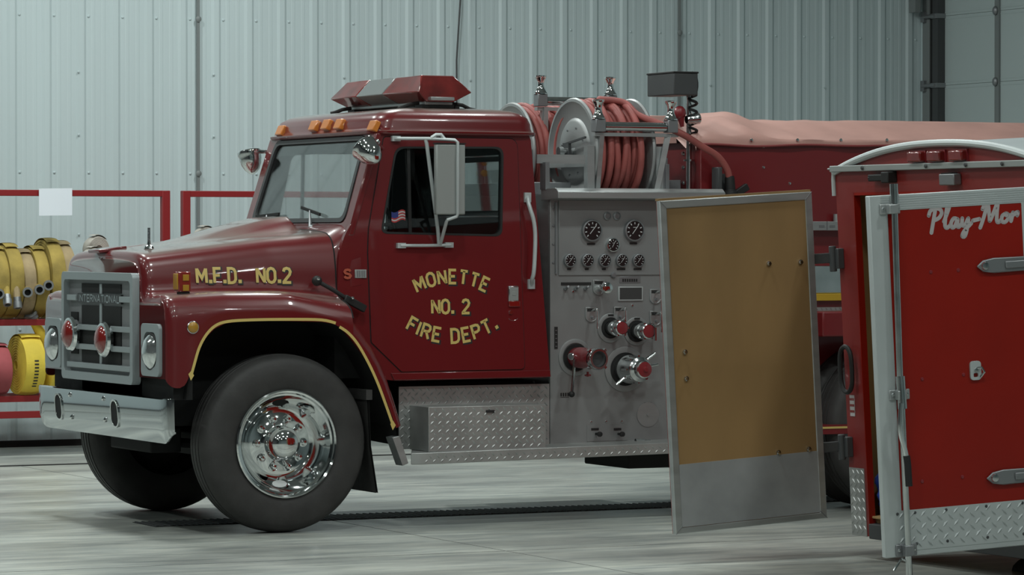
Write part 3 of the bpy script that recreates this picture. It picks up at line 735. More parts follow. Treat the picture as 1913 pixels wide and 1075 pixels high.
# cowl between hood and windscreen
h5 = hood_ctrl(.5)[:7]; mb = MB()
end = [(1.15, 1.835), (.85, 1.834), (.52, 1.832), (.385, 1.815), (.318, 1.755), (.285, 1.61), (.276, 1.455)]
def cw(f):
    rows = []
    for X, t, dz in ((.508, 0, -.003), (.545, .45, -.001), (.58, .85, 0), (.60, 1, 0), (.66, 1, .012)):
        pts = [(lerp(a[0], b[0], t), lerp(a[1], b[1], t) + dz) for a, b in zip(h5, end)]
        rows.append([f((X, p.x, p.y)) for p in catmull([(p[0], p[1], 0) for p in pts], 5)])
    return rows
mb.grid(cw(Vector)); mb.grid(cw(mir)); build(mb, 'cowl', RED, TR, ang=60)
mb = MB(); sec = [Vector((.504, y - .0005, z)) for y, z in hood_sec(.5, False)]; mb.tube(sec, .0045, 6); mb.tube([mir(p) for p in sec], .0045, 6); build(mb, 'hood_seam', DEEP_BLACK, TR)
# roof
mb = MB(); rows = []
for z, d in ((2.375, .03), (2.378, -.004), (2.388, -.014), (2.400, -.014), (2.406, .004), (2.425, .010), (2.455, .012), (2.49, .026), (2.517, .058), (2.535, .105), (2.549, .20), (2.556, .34), (2.558, .5)):
    df = d * (1.0 if z < 2.42 else 1.5) + (0 if z < 2.42 else .006)
    r = rrect(.758 + min(df, .5), 1.872 - min(d, .5), .305 + d, 1.995 - d, max(.02, .11 - d * .2), 6)
    rows.append([Vector((x_, y_, z)) for x_, y_ in r])
mb.grid(rows, cv=True); mb.face(rows[-1]); build(mb, 'roof', HOODRED, TR, ang=50)
# roof marker lamps
for px, py in ((526, 245), (588, 236), (611, 234), (635, 233), (698, 236)):
    q = at(px, py, x=.775); mb = MB(); mb.obox((q.x + .0, q.y, q.z), ((.91, 0, -.41), (0, 1, 0), (.41, 0, .91)), (.018, .050, .034)); build(mb, 'roof_marker', AMBER, TR, bev=.006)
# light bar: faceted lenses on a base with two hoop feet
def bar_seg(y0, y1, cap0, cap1, name, m_, par):
    def ring(y, t, b, inset):
        return [Vector((1.20 + inset, y, 2.755)), Vector((1.42 - inset, y, 2.755)), Vector((1.52, y, 2.648)), Vector((1.405, y, 2.590)), Vector((1.215, y, 2.590)), Vector((1.10, y, 2.648))]
    mb = MB(); r0 = ring(y0, 0, 0, 0); r1 = ring(y1, 0, 0, 0)
    if cap0:
        r0 = [Vector((1.20, y0 + .12, 2.755)), Vector((1.42, y0 + .12, 2.755)), Vector((1.49, y0, 2.648)), Vector((1.405, y0 + .09, 2.590)), Vector((1.215, y0 + .09, 2.590)), Vector((1.13, y0, 2.648))]
    if cap1:
        r1 = [Vector((1.20, y1 - .12, 2.755)), Vector((1.42, y1 - .12, 2.755)), Vector((1.49, y1, 2.648)), Vector((1.405, y1 - .09, 2.590)), Vector((1.215, y1 - .09, 2.590)), Vector((1.13, y1, 2.648))]
    mb.grid([r0, r1], cv=True); mb.face(r0[::-1]); mb.face(r1); return build(mb, name, m_, par, bev=.006, ang=20)
mb = MB(); mb.box(1.215, 1.405, .56, 1.74, 2.572, 2.594); lb = build(mb, 'light_bar', ALU, TR, bev=.006)
bar_seg(.46, .955, True, False, 'red_lens', REDLENSB, lb); bar_seg(.965, 1.36, False, False, 'clear_lens', GREYLENS, lb); bar_seg(1.37, 1.84, False, True, 'red_lens', REDLENSB, lb)
for yy in (.62, 1.66):
    mb = MB(); mb.box(1.20, 1.42, yy - .05, yy + .05, 2.555, 2.574); mb.tube([(1.06, yy, 2.55), (1.09, yy, 2.556), (1.14, yy, 2.575), (1.20, yy, 2.585)], .012, 8); mb.tube([(1.42, yy, 2.585), (1.50, yy, 2.575), (1.55, yy, 2.552), (1.59, yy, 2.545)], .012, 8); mb.box(1.435, 1.465, yy - .03, yy + .03, 2.54, 2.57); build(mb, 'light_bar_foot', BLACK, lb)
mb = MB(); mb.box(1.23, 1.39, .50, .552, 2.597, 2.620); build(mb, 'end_plate', ALU, lb, bev=.004)
# spotlights
def spot(c, ax, arm, r):
    m_ = MB(); ax = Vector(ax).normalized(); m_.lathe([(r * .96, -.035), (r * 1.05, -.028), (r * 1.05, -.010), (r * .98, 0), (r * .97, .02), (r * .86, .055), (r * .62, .09), (r * .32, .112), (r * .1, .120), (0, .121)], c, ax, 28)
    sp = build(m_, 'spotlight', CHROME, TR); m_ = MB(); m_.tube(arm, .013, 10); m_.ball(arm[0], .022); build(m_, 'spotlight_arm', CHROME, sp)
    m_ = MB(); m_.lathe([(r * .94, -.036), (r * .5, -.046), (0, -.05)], c, ax, 24); build(m_, 'spotlight_glass', HEADL, sp)
c = at(690, 289, y=.185); spot(c + Vector((-.01, .02, .03)), (.30, -.62, -.55), [at(704, 266, y=.20), at(708, 272, y=.26), at(714, 276, y=.31)], .082)
c = at(467, 305, y=2.10); spot(c + Vector((0, 0, .045)), (.10, -.22, -1), [c + Vector((.0, 0, .06)), at(470, 281, y=2.10), at(482, 283, y=2.06), at(497, 284, y=2.0)], .075)
# wipers
for bl, arm in (([(476, 405), (517, 400)], [(497, 403), (500, 409), (506, 414)]), ([(556, 388), (594, 401)], [(575, 394), (581, 408), (588, 426)])):
    y = 1.45 if bl[0][0] < 500 else .72
    f = lambda q, d=.012: Vector((.602 + (at(*q, y=y).z - 1.83) * .309 - d - .006, 0, 0)) + Vector((0, at(*q, x=.59).y, at(*q, x=.59).z))
    m_ = MB(); m_.bar(f(bl[0]), f(bl[1]), .012, .018); wp = build(m_, 'wiper', BLACK, TR)
    m_ = MB(); m_.tube([f(arm[0], .02), f(arm[1], .025), f(arm[2], .03)], [.005, .008, .013], 8); m_.ball(f(arm[2], .02), .020); build(m_, 'wiper_arm', STEEL, wp)
# ---- mirror on the near door
mb = MB(); q0 = at(737, 259, y=.305); q1 = at(856, 263, y=.10)
a = [at(737, 259, y=.30), at(745, 259, y=.275), at(800, 259, y=.18), at(850, 262, y=.10), at(855, 266, y=.09), at(855, 300, y=.085), at(855, 400, y=.085), at(853, 405, y=.09), at(836, 411, y=.11), at(834, 415, y=.12), at(824, 452, y=.24), at(822, 458, y=.26)]
mb.tube(a, .0105, 10)
mb.tube([at(795, 261, y=.19), at(797, 268, y=.19), at(818, 430, y=.245), at(820, 456, y=.255)], .0115, 10)
mb.tube([at(748, 459, y=.262), at(800, 459, y=.255), at(842, 458, y=.262)], .010, 10)
for q in ((740, 259, .305), (750, 459, .27), (839, 458, .27)):
    p = at(*q[:2], y=q[2]); mb.box(p.x - .03, p.x + .025, q[2] - .012, q[2] + .012, p.z - .016, p.z + .016)
mb.tube([at(806, 258, y=.17), at(815, 252, y=.16), at(824, 252, y=.15), at(830, 260, y=.14)], .012, 8)
mi_ = build(mb, 'mirror_frame', ALUW, TR)
mb = MB(); mb.box(1.075, 1.270, .095, .135, 1.890, 2.318); build(mb, 'mirror_head', MIRB, mi_, bev=.008)
mb = MB(); mb.box(1.085, 1.260, .135, .138, 1.90, 2.308); build(mb, 'mirror_glass', CHROME, mi_)
mb = MB(); mb.box(1.072, 1.272, .092, .138, 2.318, 2.325); build(mb, 'mirror_cap', BLACK, mi_)
mb = MB(); mb.obox(at(819, 300, y=.13), ((1, 0, 0), (0, 1, 0), (0, 0, 1)), (.012, .03, .10)); build(mb, 'mirror_rim', MIRB, mi_, bev=.006)
# ---- door fittings
def onside(px, py, off=0):
    p = at(px, py, y=.27)
    for _ in range(3): p = at(px, py, y=side_y(p.z) - off)
    return p
p = onside(957, 548); mb = MB(); mb.box(p.x - .034, p.x + .034, p.y - .022, p.y + .0, p.z - .052, p.z + .045); h = build(mb, 'door_handle', CHROMED, DR, bev=.006)
mb = MB(); mb.box(p.x - .030, p.x + .030, p.y - .027, p.y - .02, p.z - .045, p.z + .036); mb.box(p.x - .012, p.x + .012, p.y - .029, p.y - .026, p.z - .015, p.z + .01); build(mb, 'handle_paddle', MIRB, h, bev=.003)
p2 = onside(959, 568); mb = MB(); mb.box(p2.x - .038, p2.x + .038, p2.y - .020, p2.y, p2.z - .018, p2.z + .018); build(mb, 'handle_reflector', REDLENS, h, bev=.004)
p3 = onside(953, 584); mb = MB(); mb.lathe([(.013, 0), (.012, -.012), (0, -.013)], (p3.x, p3.y - .004, p3.z), (0, 1, 0), 14); build(mb, 'lock', CHROMED, DR)
p4 = onside(958, 595); mb = MB(); mb.tube([Vector((p4.x + .030 * cos(radians(a_)), p4.y - .005, p4.z + .014 * sin(radians(a_)))) for a_ in range(180, 375, 15)], .004, 6); build(mb, 'handle_recess', RED, DR)
mb = MB(); g_ = [onside(986, 369, .012), onside(987, 378, .05), onside(991, 392, .065), onside(997, 412, .07), onside(1000, 440, .07), onside(999, 480, .07), onside(997, 510, .07), onside(994, 522, .05), onside(993, 531, .012)]
mb.tube(catmull(g_, 4), .013, 10)
for p in (g_[0], g_[-1]): mb.box(p.x - .022, p.x + .022, p.y - .004, p.y + .012, p.z - .03, p.z + .03)
build(mb, 'grab_handle', ALUW, TR)
p = onside(641, 512); mb = MB(); mbs = MB()
def badge(u, v, o=.010): return Vector((p.x + u, side_y(p.z + v) - o, p.z + v))
mb = MB(); mb.plate([(.075, -.026), (.152, -.026), (.152, .026), (.075, .026)], [], lambda u, v, w: badge(u, v, .008 - w), 0, .012); bd = build(mb, 'cowl_badge', MIRB, TR, bev=.003)
mb = MB()
for q in text_quads('S', .05, .015, wide=1.5): mb.face([badge(v[0] + .025, v[1]) for v in q])
build(mb, 'badge_letter', BADGE, bd, smooth=False)
mb = MB()
for dx in (.088, .102, .118, .132): mb.plate([(dx, -.018), (dx + .008, -.018), (dx + .008, .018), (dx, .018)], [], lambda u, v, w: badge(u, v, .0105 - w), 0, .003)
build(mb, 'badge_digits', STEEL, bd, smooth=False)
# ---- gold door lettering with black outlines
def door_text(txt, cx, cz, name, **k):
    for wd, quads in zip(txt.split(), text_quads(txt, words=True, **k)):
        m1 = MB(); m2 = MB()
        for q in [[Vector(v) for v in q_] for q_ in quads]:
            m1.face([Vector((cx + v.x, side_y(cz + v.y) - .0085, cz + v.y)) for v in q])
            m2.face([Vector((cx + v.x + .005 + sx * .006, side_y(cz + v.y) - .0078, cz + v.y - .005 + sz * .006)) for v, (sx, sz) in zip(q, ((-1, 1), (1, 1), (1, -1), (-1, -1)))])
        build(m1, name, GOLD, DR, smooth=False, fix=False, label='gold letters ' + wd)
        build(m2, name + '_outline', LABEL, DR, smooth=False, fix=False)
p = onside(845, 517); door_text('MONETTE', p.x - .01, p.z, 'arched_lettering', h=.080, sw=.0165, gap=.34, arc=.55, total=.505)
p = onside(841, 573); door_text('NO. 2', p.x, p.z, 'door_lettering', h=.082, sw=.0165, gap=.24, total=.25)
p = onside(846, 628); door_text('FIRE DEPT.', p.x - .005, p.z, 'curved_lettering', h=.082, sw=.0165, gap=.30, arc=-.545, total=.61)
# little flag on the side window
p = onside(745, 404); e = .010
fy = lambda z: side_y(z) + .006
m_ = MB()
FW, FH = .092, .062
wv = lambda u: .010 * sin(u / FW * 5.5)
for k in range(7):
    for j in range(6):
        u0 = -FW / 2 + FW * j / 6; u1 = u0 + FW / 6; v1 = FH / 2 - FH * k / 7; v0 = v1 - FH / 7
        mi = 2 if (j < 3 and k < 4) else (0 if k % 2 == 0 else 1)
        m_.face([Vector((p.x + uu, fy(p.z + vv), p.z + vv + wv(uu))) for uu, vv in ((u0, v0), (u1, v0), (u1, v1), (u0, v1))], mi)
build(m_, 'flag_sticker', [FLAGR, FLAGW, FLAGB], DR, smooth=False, fix=False)

# ---- running board with tool box and tread plate below the cab
mb = MB(); ou = [(.875, .03), (.94, .0), (3.1, 0), (3.1, .42), (1.06, .42)]
mb.plate(ou, [], lambda u, v, w: Vector((u, v, .385 + w + (u - .86) * .012)), 0, .070)
lozenges(mb, .95, 3.05, .392, .442, lambda u, v, w: Vector((u, -.0005 - w, v + (u - .86) * .012)), .052, .019, .006, .005)
st = build(mb, 'running_board', ALUD, TR, bev=.004)
bx0, bx1, bz0, bz1, by = 1.006, 1.800, .458, .728, .06
mb = MB(); mb.box(bx0, bx1, by, .335, bz0, bz1); lozenges(mb, bx0 + .01, bx1 - .01, bz0 + .01, bz1 - .01, lambda u, v, w: Vector((u, by - w, v)), .050, .021, .007, .005)
tb = build(mb, 'tool_box', ALUD, TR, bev=.003)
mb = MB(); mb.box(1.39, 1.445, by - .008, by, .686, .702); build(mb, 'tool_box_label', LABEL, tb)
mb = MB(); mb.box(.935, 1.962, .335, .345, .46, .842); lozenges(mb, .94, 1.95, .47, .835, lambda u, v, w: Vector((u, .335 - w, v)), .050, .020, .006, .004)
build(mb, 'tread_plate', ALUD, TR)
mb = MB(); p = at(775, 825, y=.3); mb.tube([p + Vector((-.01, 0, -.06)), p + Vector((.01, 0, 0)), p + Vector((.04, 0, .05)), p + Vector((.045, -.01, .1))], .012, 8); build(mb, 'drain_hose', BLACK, tb)
# ---- pump panel
PY = .33
PF = lambda u, v, w: Vector((u, PY + w, v))
mb = MB(); mb.box(1.965, 3.05, PY, PY + .03, .455, 2.045); pp = build(mb, 'pump_panel', ALUP, TR, bev=.003)
mb = MB(); mb.box(1.975, 3.04, PY + .03, 1.97, .46, 2.02); build(mb, 'pump_house', ALU, TR)
mb = MB(); x0, z0 = XZ(1043, 515, PY); mb.box(x0, 2.80, PY - .008, PY, z0, 1.985); build(mb, 'gauge_plate', ALUP, TR, bev=.003)
mb = MB(); mb.cyl((x0 - .018, PY - .006, z0 + .01), (x0 - .018, PY - .006, 1.97), .007, 8)
for k in range(4): mb.lathe([(.010, 0), (.006, -.006), (0, -.007)], (x0 - .035, PY, z0 + .08 + k * .115), (0, 1, 0), 8)
build(mb, 'panel_hinge', STEEL, TR)
mb = MB(); mb.plate([(.18, 1.995), (.18, 2.035), (.215, 2.058), (.42, 2.058), (.42, 1.985), (.33, 1.985)], [], lambda u, v, w: Vector((w, u, v)), 1.945, 3.13); build(mb, 'panel_lip', ALU, TR, bev=.003)
mb = MB(); mb.box(1.94, 1.968, .345, .42, 2.05, 2.22); build(mb, 'reel_bracket', STEEL, TR)
mb = MB(); mb.lathe([(.014, 0), (.01, -.006), (0, -.007)], at(1146, 374, y=PY), (0, 1, 0), 10); mb.lathe([(.02, 0), (.015, -.01), (0, -.012)], at(1146, 514, y=PY - .006), (0, 1, 0), 10); build(mb, 'panel_bolt', STEEL, TR)
def gauge(px, py, r, needle, lab=None, chrome=False):
    c = at(px, py, y=PY - .008); m_ = MB()
    m_.lathe([(r * 1.14, 0), (r * 1.18, -.012), (r * 1.14, -.024), (r * 1.0, -.026), (r * .98, -.020)], c, (0, 1, 0), 32)
    g_ = build(m_, 'gauge', CHROMED if chrome else STEEL, TR)
    m_ = MB(); y = c.y - .0215; m_.face([Vector((c.x + r * cos(2 * pi * k / 32), y, c.z + r * sin(2 * pi * k / 32))) for k in range(32)]); build(m_, 'dial', GAUGE, g_, smooth=False, fix=False)
    m_ = MB(); y -= .0008
    def bar2(a, r0, r1, w):
        d = Vector((sin(a), 0, cos(a))); s = Vector((d.z, 0, -d.x)); o = Vector((c.x, y, c.z))
        m_.face([o + d * r0 - s * w, o + d * r0 + s * w, o + d * r1 + s * w, o + d * r1 - s * w])
    for k in range(9):
        a = radians(-135 + 270 * k / 8); bar2(a, r * .66, r * .88, r * .055)
    bar2(radians(needle), -r * .45, r * .72, r * .04); bar2(radians(0), r * .30, r * .36, r * .2)
    build(m_, 'dial_markings', MARK, g_, smooth=False, fix=False)
    if lab:
        q = at(px, py + lab[0], y=PY - .008); m_ = MB(); m_.box(q.x - lab[1], q.x + lab[1], q.y - .003, q.y, q.z - .006, q.z + .006); build(m_, 'gauge_label', LABEL, g_)
gauge(1104, 431, .060, 40, (25, .028)); gauge(1183, 431, .060, 38, (24, .026)); gauge(1143, 458, .038, 30, None, True)
for px, lb_ in ((1063, .013), (1096, .013), (1128, .013), (1160, .03), (1191, .028)): gauge(px, 487, .036, 38, (16, lb_))
for px in (1134, 1152):
    c = at(px, 404, y=PY - .008); m_ = MB(); m_.lathe([(.026, 0), (.026, -.008), (.018, -.014), (.016, -.010), (0, -.010)], c, (0, 1, 0), 18); build(m_, 'indicator_lamp', STEEL, TR)
def pbox(px0, py0, px1, py1, d0, d1, name, m_, par=TR, bev=0.0):
    a = at(px0, py0, y=PY); b = at(px1, py1, y=PY); k = MB(); k.box(a.x, b.x, PY - d1, PY - d0, b.z, a.z); return build(k, name, m_, par, bev=bev)
pbox(1048, 528, 1104, 533, 0, .004, 'switch_label', LABEL)
for px in (1056, 1075, 1093):
    c = at(px, 540, y=PY); m_ = MB(); m_.lathe([(.014, 0), (.012, -.012), (.008, -.016), (.006, -.04), (.010, -.05), (0, -.054)], c, (0, 1, -.25), 12); build(m_, 'toggle_switch', STEEL, TR)
pl = pbox(1157, 517, 1196, 529, 0, .004, 'maker_plate', STEEL, bev=.002)
m_ = MB(); a = at(1160, 519, y=PY)
for k in range(7): m_.box(a.x + .008 + k * .016, a.x + .018 + k * .016, PY - .006, PY - .0035, a.z - .026, a.z - .008)
build(m_, 'plate_print', LABEL, pl, smooth=False)
sc_ = pbox(1154, 536, 1200, 562, 0, .010, 'screen_frame', ALUW, bev=.002); pbox(1156.5, 538, 1197.5, 559.5, .009, .011, 'screen', SCREEN, sc_)
def pull(px, py, rod=True, knob=False):
    c = at(px, py, y=PY); w = .042; m_ = MB()
    sh = [(-w, .042), (w, .042), (w, 0)] + [(w * cos(radians(a)), -.015 - .036 * sin(radians(a))) for a in range(0, 181, 20)] + [(-w, 0)]
    m_.plate([(c.x + u, c.z + v) for u, v in sh], [[(c.x + u * .84, c.z + v * .84) for u, v in sh]], PF, -.010, 0); m_.plate([(c.x + u * .9, c.z + v * .9) for u, v in sh], [], PF, -.004, 0)
    p_ = build(m_, 'pull_plate', ALU, TR, bev=.002)
    m_ = MB(); m_.box(c.x - .028, c.x + .028, PY - .006, PY - .003, c.z + .016, c.z + .034); build(m_, 'pull_label', LABEL, p_)
    m_ = MB(); m_.lathe([(.010, 0), (.009, -.02), (0, -.022)], (c.x + .005, PY, c.z - .022), (0, 1, 0), 10); build(m_, 'pull_boss', STEEL, p_)
    if rod:
        m_ = MB(); m_.tube([(c.x + .0, PY, c.z + .02), (c.x + .0, PY - .07, c.z + .032), (c.x - .002, PY - .09, c.z + .02), (c.x - .006, PY - .10, c.z - .09)], .007, 8); m_.ball((c.x, PY - .08, c.z + .03), .011); build(m_, 'pull_handle', CHROMED, p_)
    if knob:
        m_ = MB(); o = Vector((c.x + .006, PY, c.z - .006)); m_.lathe([(.016, 0), (.016, -.06), (.034, -.075), (.040, -.095), (.034, -.115), (.015, -.122), (0, -.123)], o, (-.0, 1, 0), 20); build(m_, 'pull_knob', CHROME, p_)
pull(1118, 536, False, True); pull(1104, 587); pull(1157, 586); pull(1224, 553); pull(1224, 594)
def cap(px, py, r, L, red, esc, name):
    c = at(px, py, y=PY); m_ = MB(); m_.lathe([(esc, 0), (esc, -.006), (esc * .96, -.008), (r * 1.45, -.008)], c, (0, 1, 0), 36); e_ = build(m_, name, ALUP, TR)
    m_ = MB(); m_.lathe([(r * 1.42, -.009), (r * 1.42, -.012), (r, -.012), (r, -.0)], c, (0, 1, 0), 32); build(m_, 'port_hole', DEEP_BLACK, e_)
    d = Vector((.05, -1, .02)); m_ = MB(); m_.lathe([(r * .98, 0), (r * .98, L * .45), (r * 1.10, L * .48), (r * 1.10, L * .62), (r * .98, L * .66), (r * .98, L * .80), (r * 1.02, L * .84), (r * 1.02, L), (r * .88, L + .004), (r * .84, L - .002)], c, d, 28)
    for k in range(6):
        a = k * pi / 3; m_.obox(c + d * (L * .9) + Vector((cos(a), 0, sin(a))) * r * 1.05, ((1, 0, 0), (0, 1, 0), (0, 0, 1)), (.006, .012, .006))
    build(m_, 'port_barrel', CHROMED, e_)
    m_ = MB(); m_.lathe([(r * .84, L), (r * .84, L + .004), (r * .3, L + .008), (0, L + .010)], c, d, 24); build(m_, 'port_cap', VALVE if red else CHROMED, e_)
    m_ = MB(); m_.box(c.x - .02, c.x + .02, PY - .009, PY - .006, c.z + esc * .80, c.z + esc * .80 + .012); build(m_, 'port_label', LABEL, e_); return c, d
cap(1140, 613, .046, .145, True, .092, 'discharge_port'); c, d = cap(1189, 619, .048, .15, True, .090, 'discharge_port')
m_ = MB(); m_.tube([c + d * .14 + Vector((.03, 0, .05)), c + d * .17 + Vector((.035, 0, .02)), c + d * .175 + Vector((.033, 0, -.06))], .007, 8); build(m_, 'release_lever', CHROME, TR)
# big suction inlet with eared chrome cap
c = at(1167, 690, y=PY); m_ = MB(); m_.lathe([(.142, 0), (.142, -.006), (.136, -.008), (.1, -.008)], c, (0, 1, 0), 40); e_ = build(m_, 'suction_inlet', ALUP, TR)
m_ = MB(); m_.lathe([(.105, -.009), (.105, -.013), (.08, -.013)], c, (0, 1, 0), 36); build(m_, 'port_hole', DEEP_BLACK, e_)
d = Vector((.06, -1, .02)).normalized(); m_ = MB(); m_.lathe([(.084, 0), (.084, .05), (.090, .055), (.090, .10), (.082, .115), (.082, .16), (.078, .185), (.060, .195), (.055, .20), (.055, .235), (.045, .24)], c, d, 36)
for a, L in ((215, .08), (35, .09), (10, .08)):
    v = Vector((cos(radians(a)), 0, sin(radians(a)))); m_.tube([c + d * .12 + v * .075, c + d * .125 + v * (.085 + L)], [.013, .009], 8)
for k in range(8):
    v = Vector((cos(k * pi / 4), 0, sin(k * pi / 4))); m_.obox(c + d * .14 + v * .084, (v, d, v.cross(d)), (.004, .03, .006))
build(m_, 'inlet_cap', CHROMED, e_); m_ = MB(); m_.lathe([(.048, .236), (.048, .244), (.02, .249), (.014, .262), (0, .264)], c, d, 24); build(m_, 'cap_centre', VALVE, e_)
# red valve with open chrome mouth and crank lever
c = at(1074, 668, y=PY); m_ = MB(); m_.lathe([(.115, 0), (.115, -.006), (.11, -.008), (.09, -.008)], c, (0, 1, 0), 40); e_ = build(m_, 'valve_flange', ALUP, TR)
m_ = MB(); m_.lathe([(.084, -.009), (.084, -.013), (.05, -.013)], c, (0, 1, 0), 36); build(m_, 'port_hole', DEEP_BLACK, e_)
d = Vector((.05, -1, -.01)).normalized(); m_ = MB(); m_.lathe([(.055, 0), (.062, .02), (.066, .06), (.066, .10), (.058, .13), (.060, .17), (.063, .20), (.063, .26)], c, d, 32); build(m_, 'valve_body', VALVE, e_)
m_ = MB(); m_.lathe([(.064, .25), (.068, .255), (.068, .29), (.062, .30), (.050, .30), (.046, .29)], c, d, 32)
for k in range(4):
    v = Vector((cos(k * pi / 2 + .8), 0, sin(k * pi / 2 + .8))); m_.obox(c + d * .27 + v * .07, (v, d, v.cross(d)), (.012, .014, .008))
build(m_, 'valve_mouth', CHROMED, e_); m_ = MB(); m_.lathe([(.047, .289), (.040, .27), (0, .268)], c, d, 24); build(m_, 'mouth_inside', DGREY, e_)
m_ = MB(); m_.lathe([(.022, .0), (.022, .035), (.018, .04), (0, .04)], c + d * .08 + Vector((-.055, 0, .01)), Vector((-.8, -.6, 0)), 16); a = at(1074, 672, y=.20); b = at(1068, 737, y=.18); m_.bar(a, b, .010, .018); build(m_, 'crank_lever', CHROMED, e_)
m_ = MB(); m_.ball(b, .020); build(m_, 'lever_knob', BLACK, e_)
m_ = MB(); a = at(1098, 695, y=.25); m_.tube([a, a + Vector((0, 0, -.03))], .008); m_.tube([a + Vector((-.02, 0, -.022)), a + Vector((.02, 0, -.022))], .006); build(m_, 'drain_cock', VALVE, e_)
# labels, drain disc, knobs
m_ = MB(); a = at(1038.5, 611, y=PY); b = at(1038.5, 652, y=PY); m_.box(a.x - .011, a.x + .011, PY - .004, PY, b.z, a.z); lbp = build(m_, 'instruction_label', LABEL, TR)
m_ = MB()
for k in range(5): m_.box(a.x - .006, a.x + .006, PY - .005, PY - .0035, lerp(b.z, a.z, .1 + .18 * k), lerp(b.z, a.z, .1 + .18 * k) + .004)
build(m_, 'label_print', STEEL, lbp, smooth=False)
c = at(1210, 775, y=PY); m_ = MB(); m_.lathe([(.078, 0), (.078, -.004), (.01, -.005), (.01, -.012), (0, -.012)], c, (0, 1, 0), 32); dd = build(m_, 'drain_disc', ALU, TR)
m_ = MB(); m_.box(c.x - .025, c.x + .025, PY - .004, PY, c.z + .064, c.z + .076); build(m_, 'disc_label', LABEL, dd)
kp = pbox(1096, 795, 1172, 823, 0, .003, 'drain_plate', ALUP)
for px in (1113, 1155):
    c = at(px, 811, y=PY); m_ = MB(); m_.lathe([(.008, 0), (.008, -.04), (.016, -.045), (.016, -.062), (0, -.066)], c, (0, 1, 0), 14); kn = build(m_, 'drain_knob', BLACK, TR)
    c = at(px - 2, 802, y=PY); m_ = MB(); m_.box(c.x - .026, c.x + .026, PY - .006, PY - .003, c.z - .008, c.z + .006); build(m_, 'knob_label', LABEL, kn)
for px, py in ((1104, 789), (1132, 788), (1161, 788), (1070, 545), (1181, 571)):
    c = at(px, py, y=PY); m_ = MB(); m_.lathe([(.009, 0), (.006, -.006), (0, -.007)], c, (0, 1, 0), 8); build(m_, 'panel_screw', CHROMED, TR)
c = at(1055, 738, y=PY); m_ = MB()
for k in range(4): m_.box(c.x - .03 + .016 * k, c.x - .02 + .016 * k, PY - .001, PY, c.z - .01, c.z + .012)
m_.box(c.x - .03, c.x + .03, PY - .001, PY, c.z - .017, c.z - .014); build(m_, 'lever_mark', LABEL, TR, smooth=False, fix=False)
c = at(1187, 826, y=.27); m_ = MB(); m_.lathe([(.02, 0), (.02, .06), (.014, .065), (.014, .1), (0, .1)], c, (1, -.1, 0), 14); build(m_, 'drain_pipe', CHROMED, TR)
# ---- hose reels on the deck
RX0, RX1 = 2.335, 2.725
def reel(yc, zc=2.297, R=.335):
    m_ = MB(); m_.lathe([(0, -.008), (.05, -.008), (.06, -.012), (.19, -.012), (.205, -.004), (.215, .004), (.30, -.010), (.318, -.022), (R, -.020), (R + .008, -.008), (R, .004), (.20, .012), (0, .012)], (RX0, yc, zc), (1, 0, 0), 56); rl = build(m_, 'reel', REELM, TR)
    m_ = MB(); m_.lathe([(.0, -.012), (.20, -.012), (R, -.004), (R + .008, .008), (R, .020), (.30, .010), (0, .012)], (RX1, yc, zc), (1, 0, 0), 56); build(m_, 'reel_disc', REELM, rl)
    m_ = MB(); m_.cyl((RX0, yc, zc), (RX1, yc, zc), .12, 24); build(m_, 'reel_drum', STEEL, rl)
    m_ = MB(); m_.cyl((RX0 - .10, yc, zc), (RX0, yc, zc), .022, 14); m_.cyl((RX0 - .115, yc, zc), (RX0 - .085, yc, zc), .03, 14); build(m_, 'reel_axle', CHROMED, rl)
    m_ = MB(); m_.plate([(yc - .05, zc - .10), (yc - .03, zc + .055), (yc + .05, zc + .055), (yc + .05, zc - .10)], [], lambda u, v, w: Vector((RX0 - .06 + w, u, v)), 0, .02); m_.bar((RX0 - .05, yc + .02, zc + .05), (RX0 - .05, yc - .25, zc + .085), .012, .012); build(m_, 'axle_bearing', DGREY, rl)
    for k in range(8):
        a = k * pi / 4 + .3; m_ = MB(); m_.lathe([(.008, 0), (.006, .006), (0, .007)], (RX0 - .012, yc + .155 * cos(a), zc + .155 * sin(a)), (-1, 0, 0), 8); build(m_, 'reel_bolt', STEEL, rl)
    m_ = MB()
    for px in ((RX0 - .05), (RX1 + .05)):
        m_ = MB(); m_.bar((px, yc - .30, 2.0), (px, yc - .30, zc + .03), .05, .05); m_.bar((px, yc + .30, 2.0), (px, yc + .30, zc - .02), .04, .04)
        m_.bar((px, yc - .32, zc - .01 - .065), (px, yc + .34, zc - .01 - .065), .03, .05)
        build(m_, 'reel_stand', ALU, rl)
    return rl
reel(.72); reel(1.60)
a = at(1008, 297, y=.39); b = at(1092, 297, y=.39); mb = MB(); mb.box(a.x - .02, b.x, .385, .395, a.z - .028, a.z + .028); build(mb, 'reel_brace', ALU, TR)
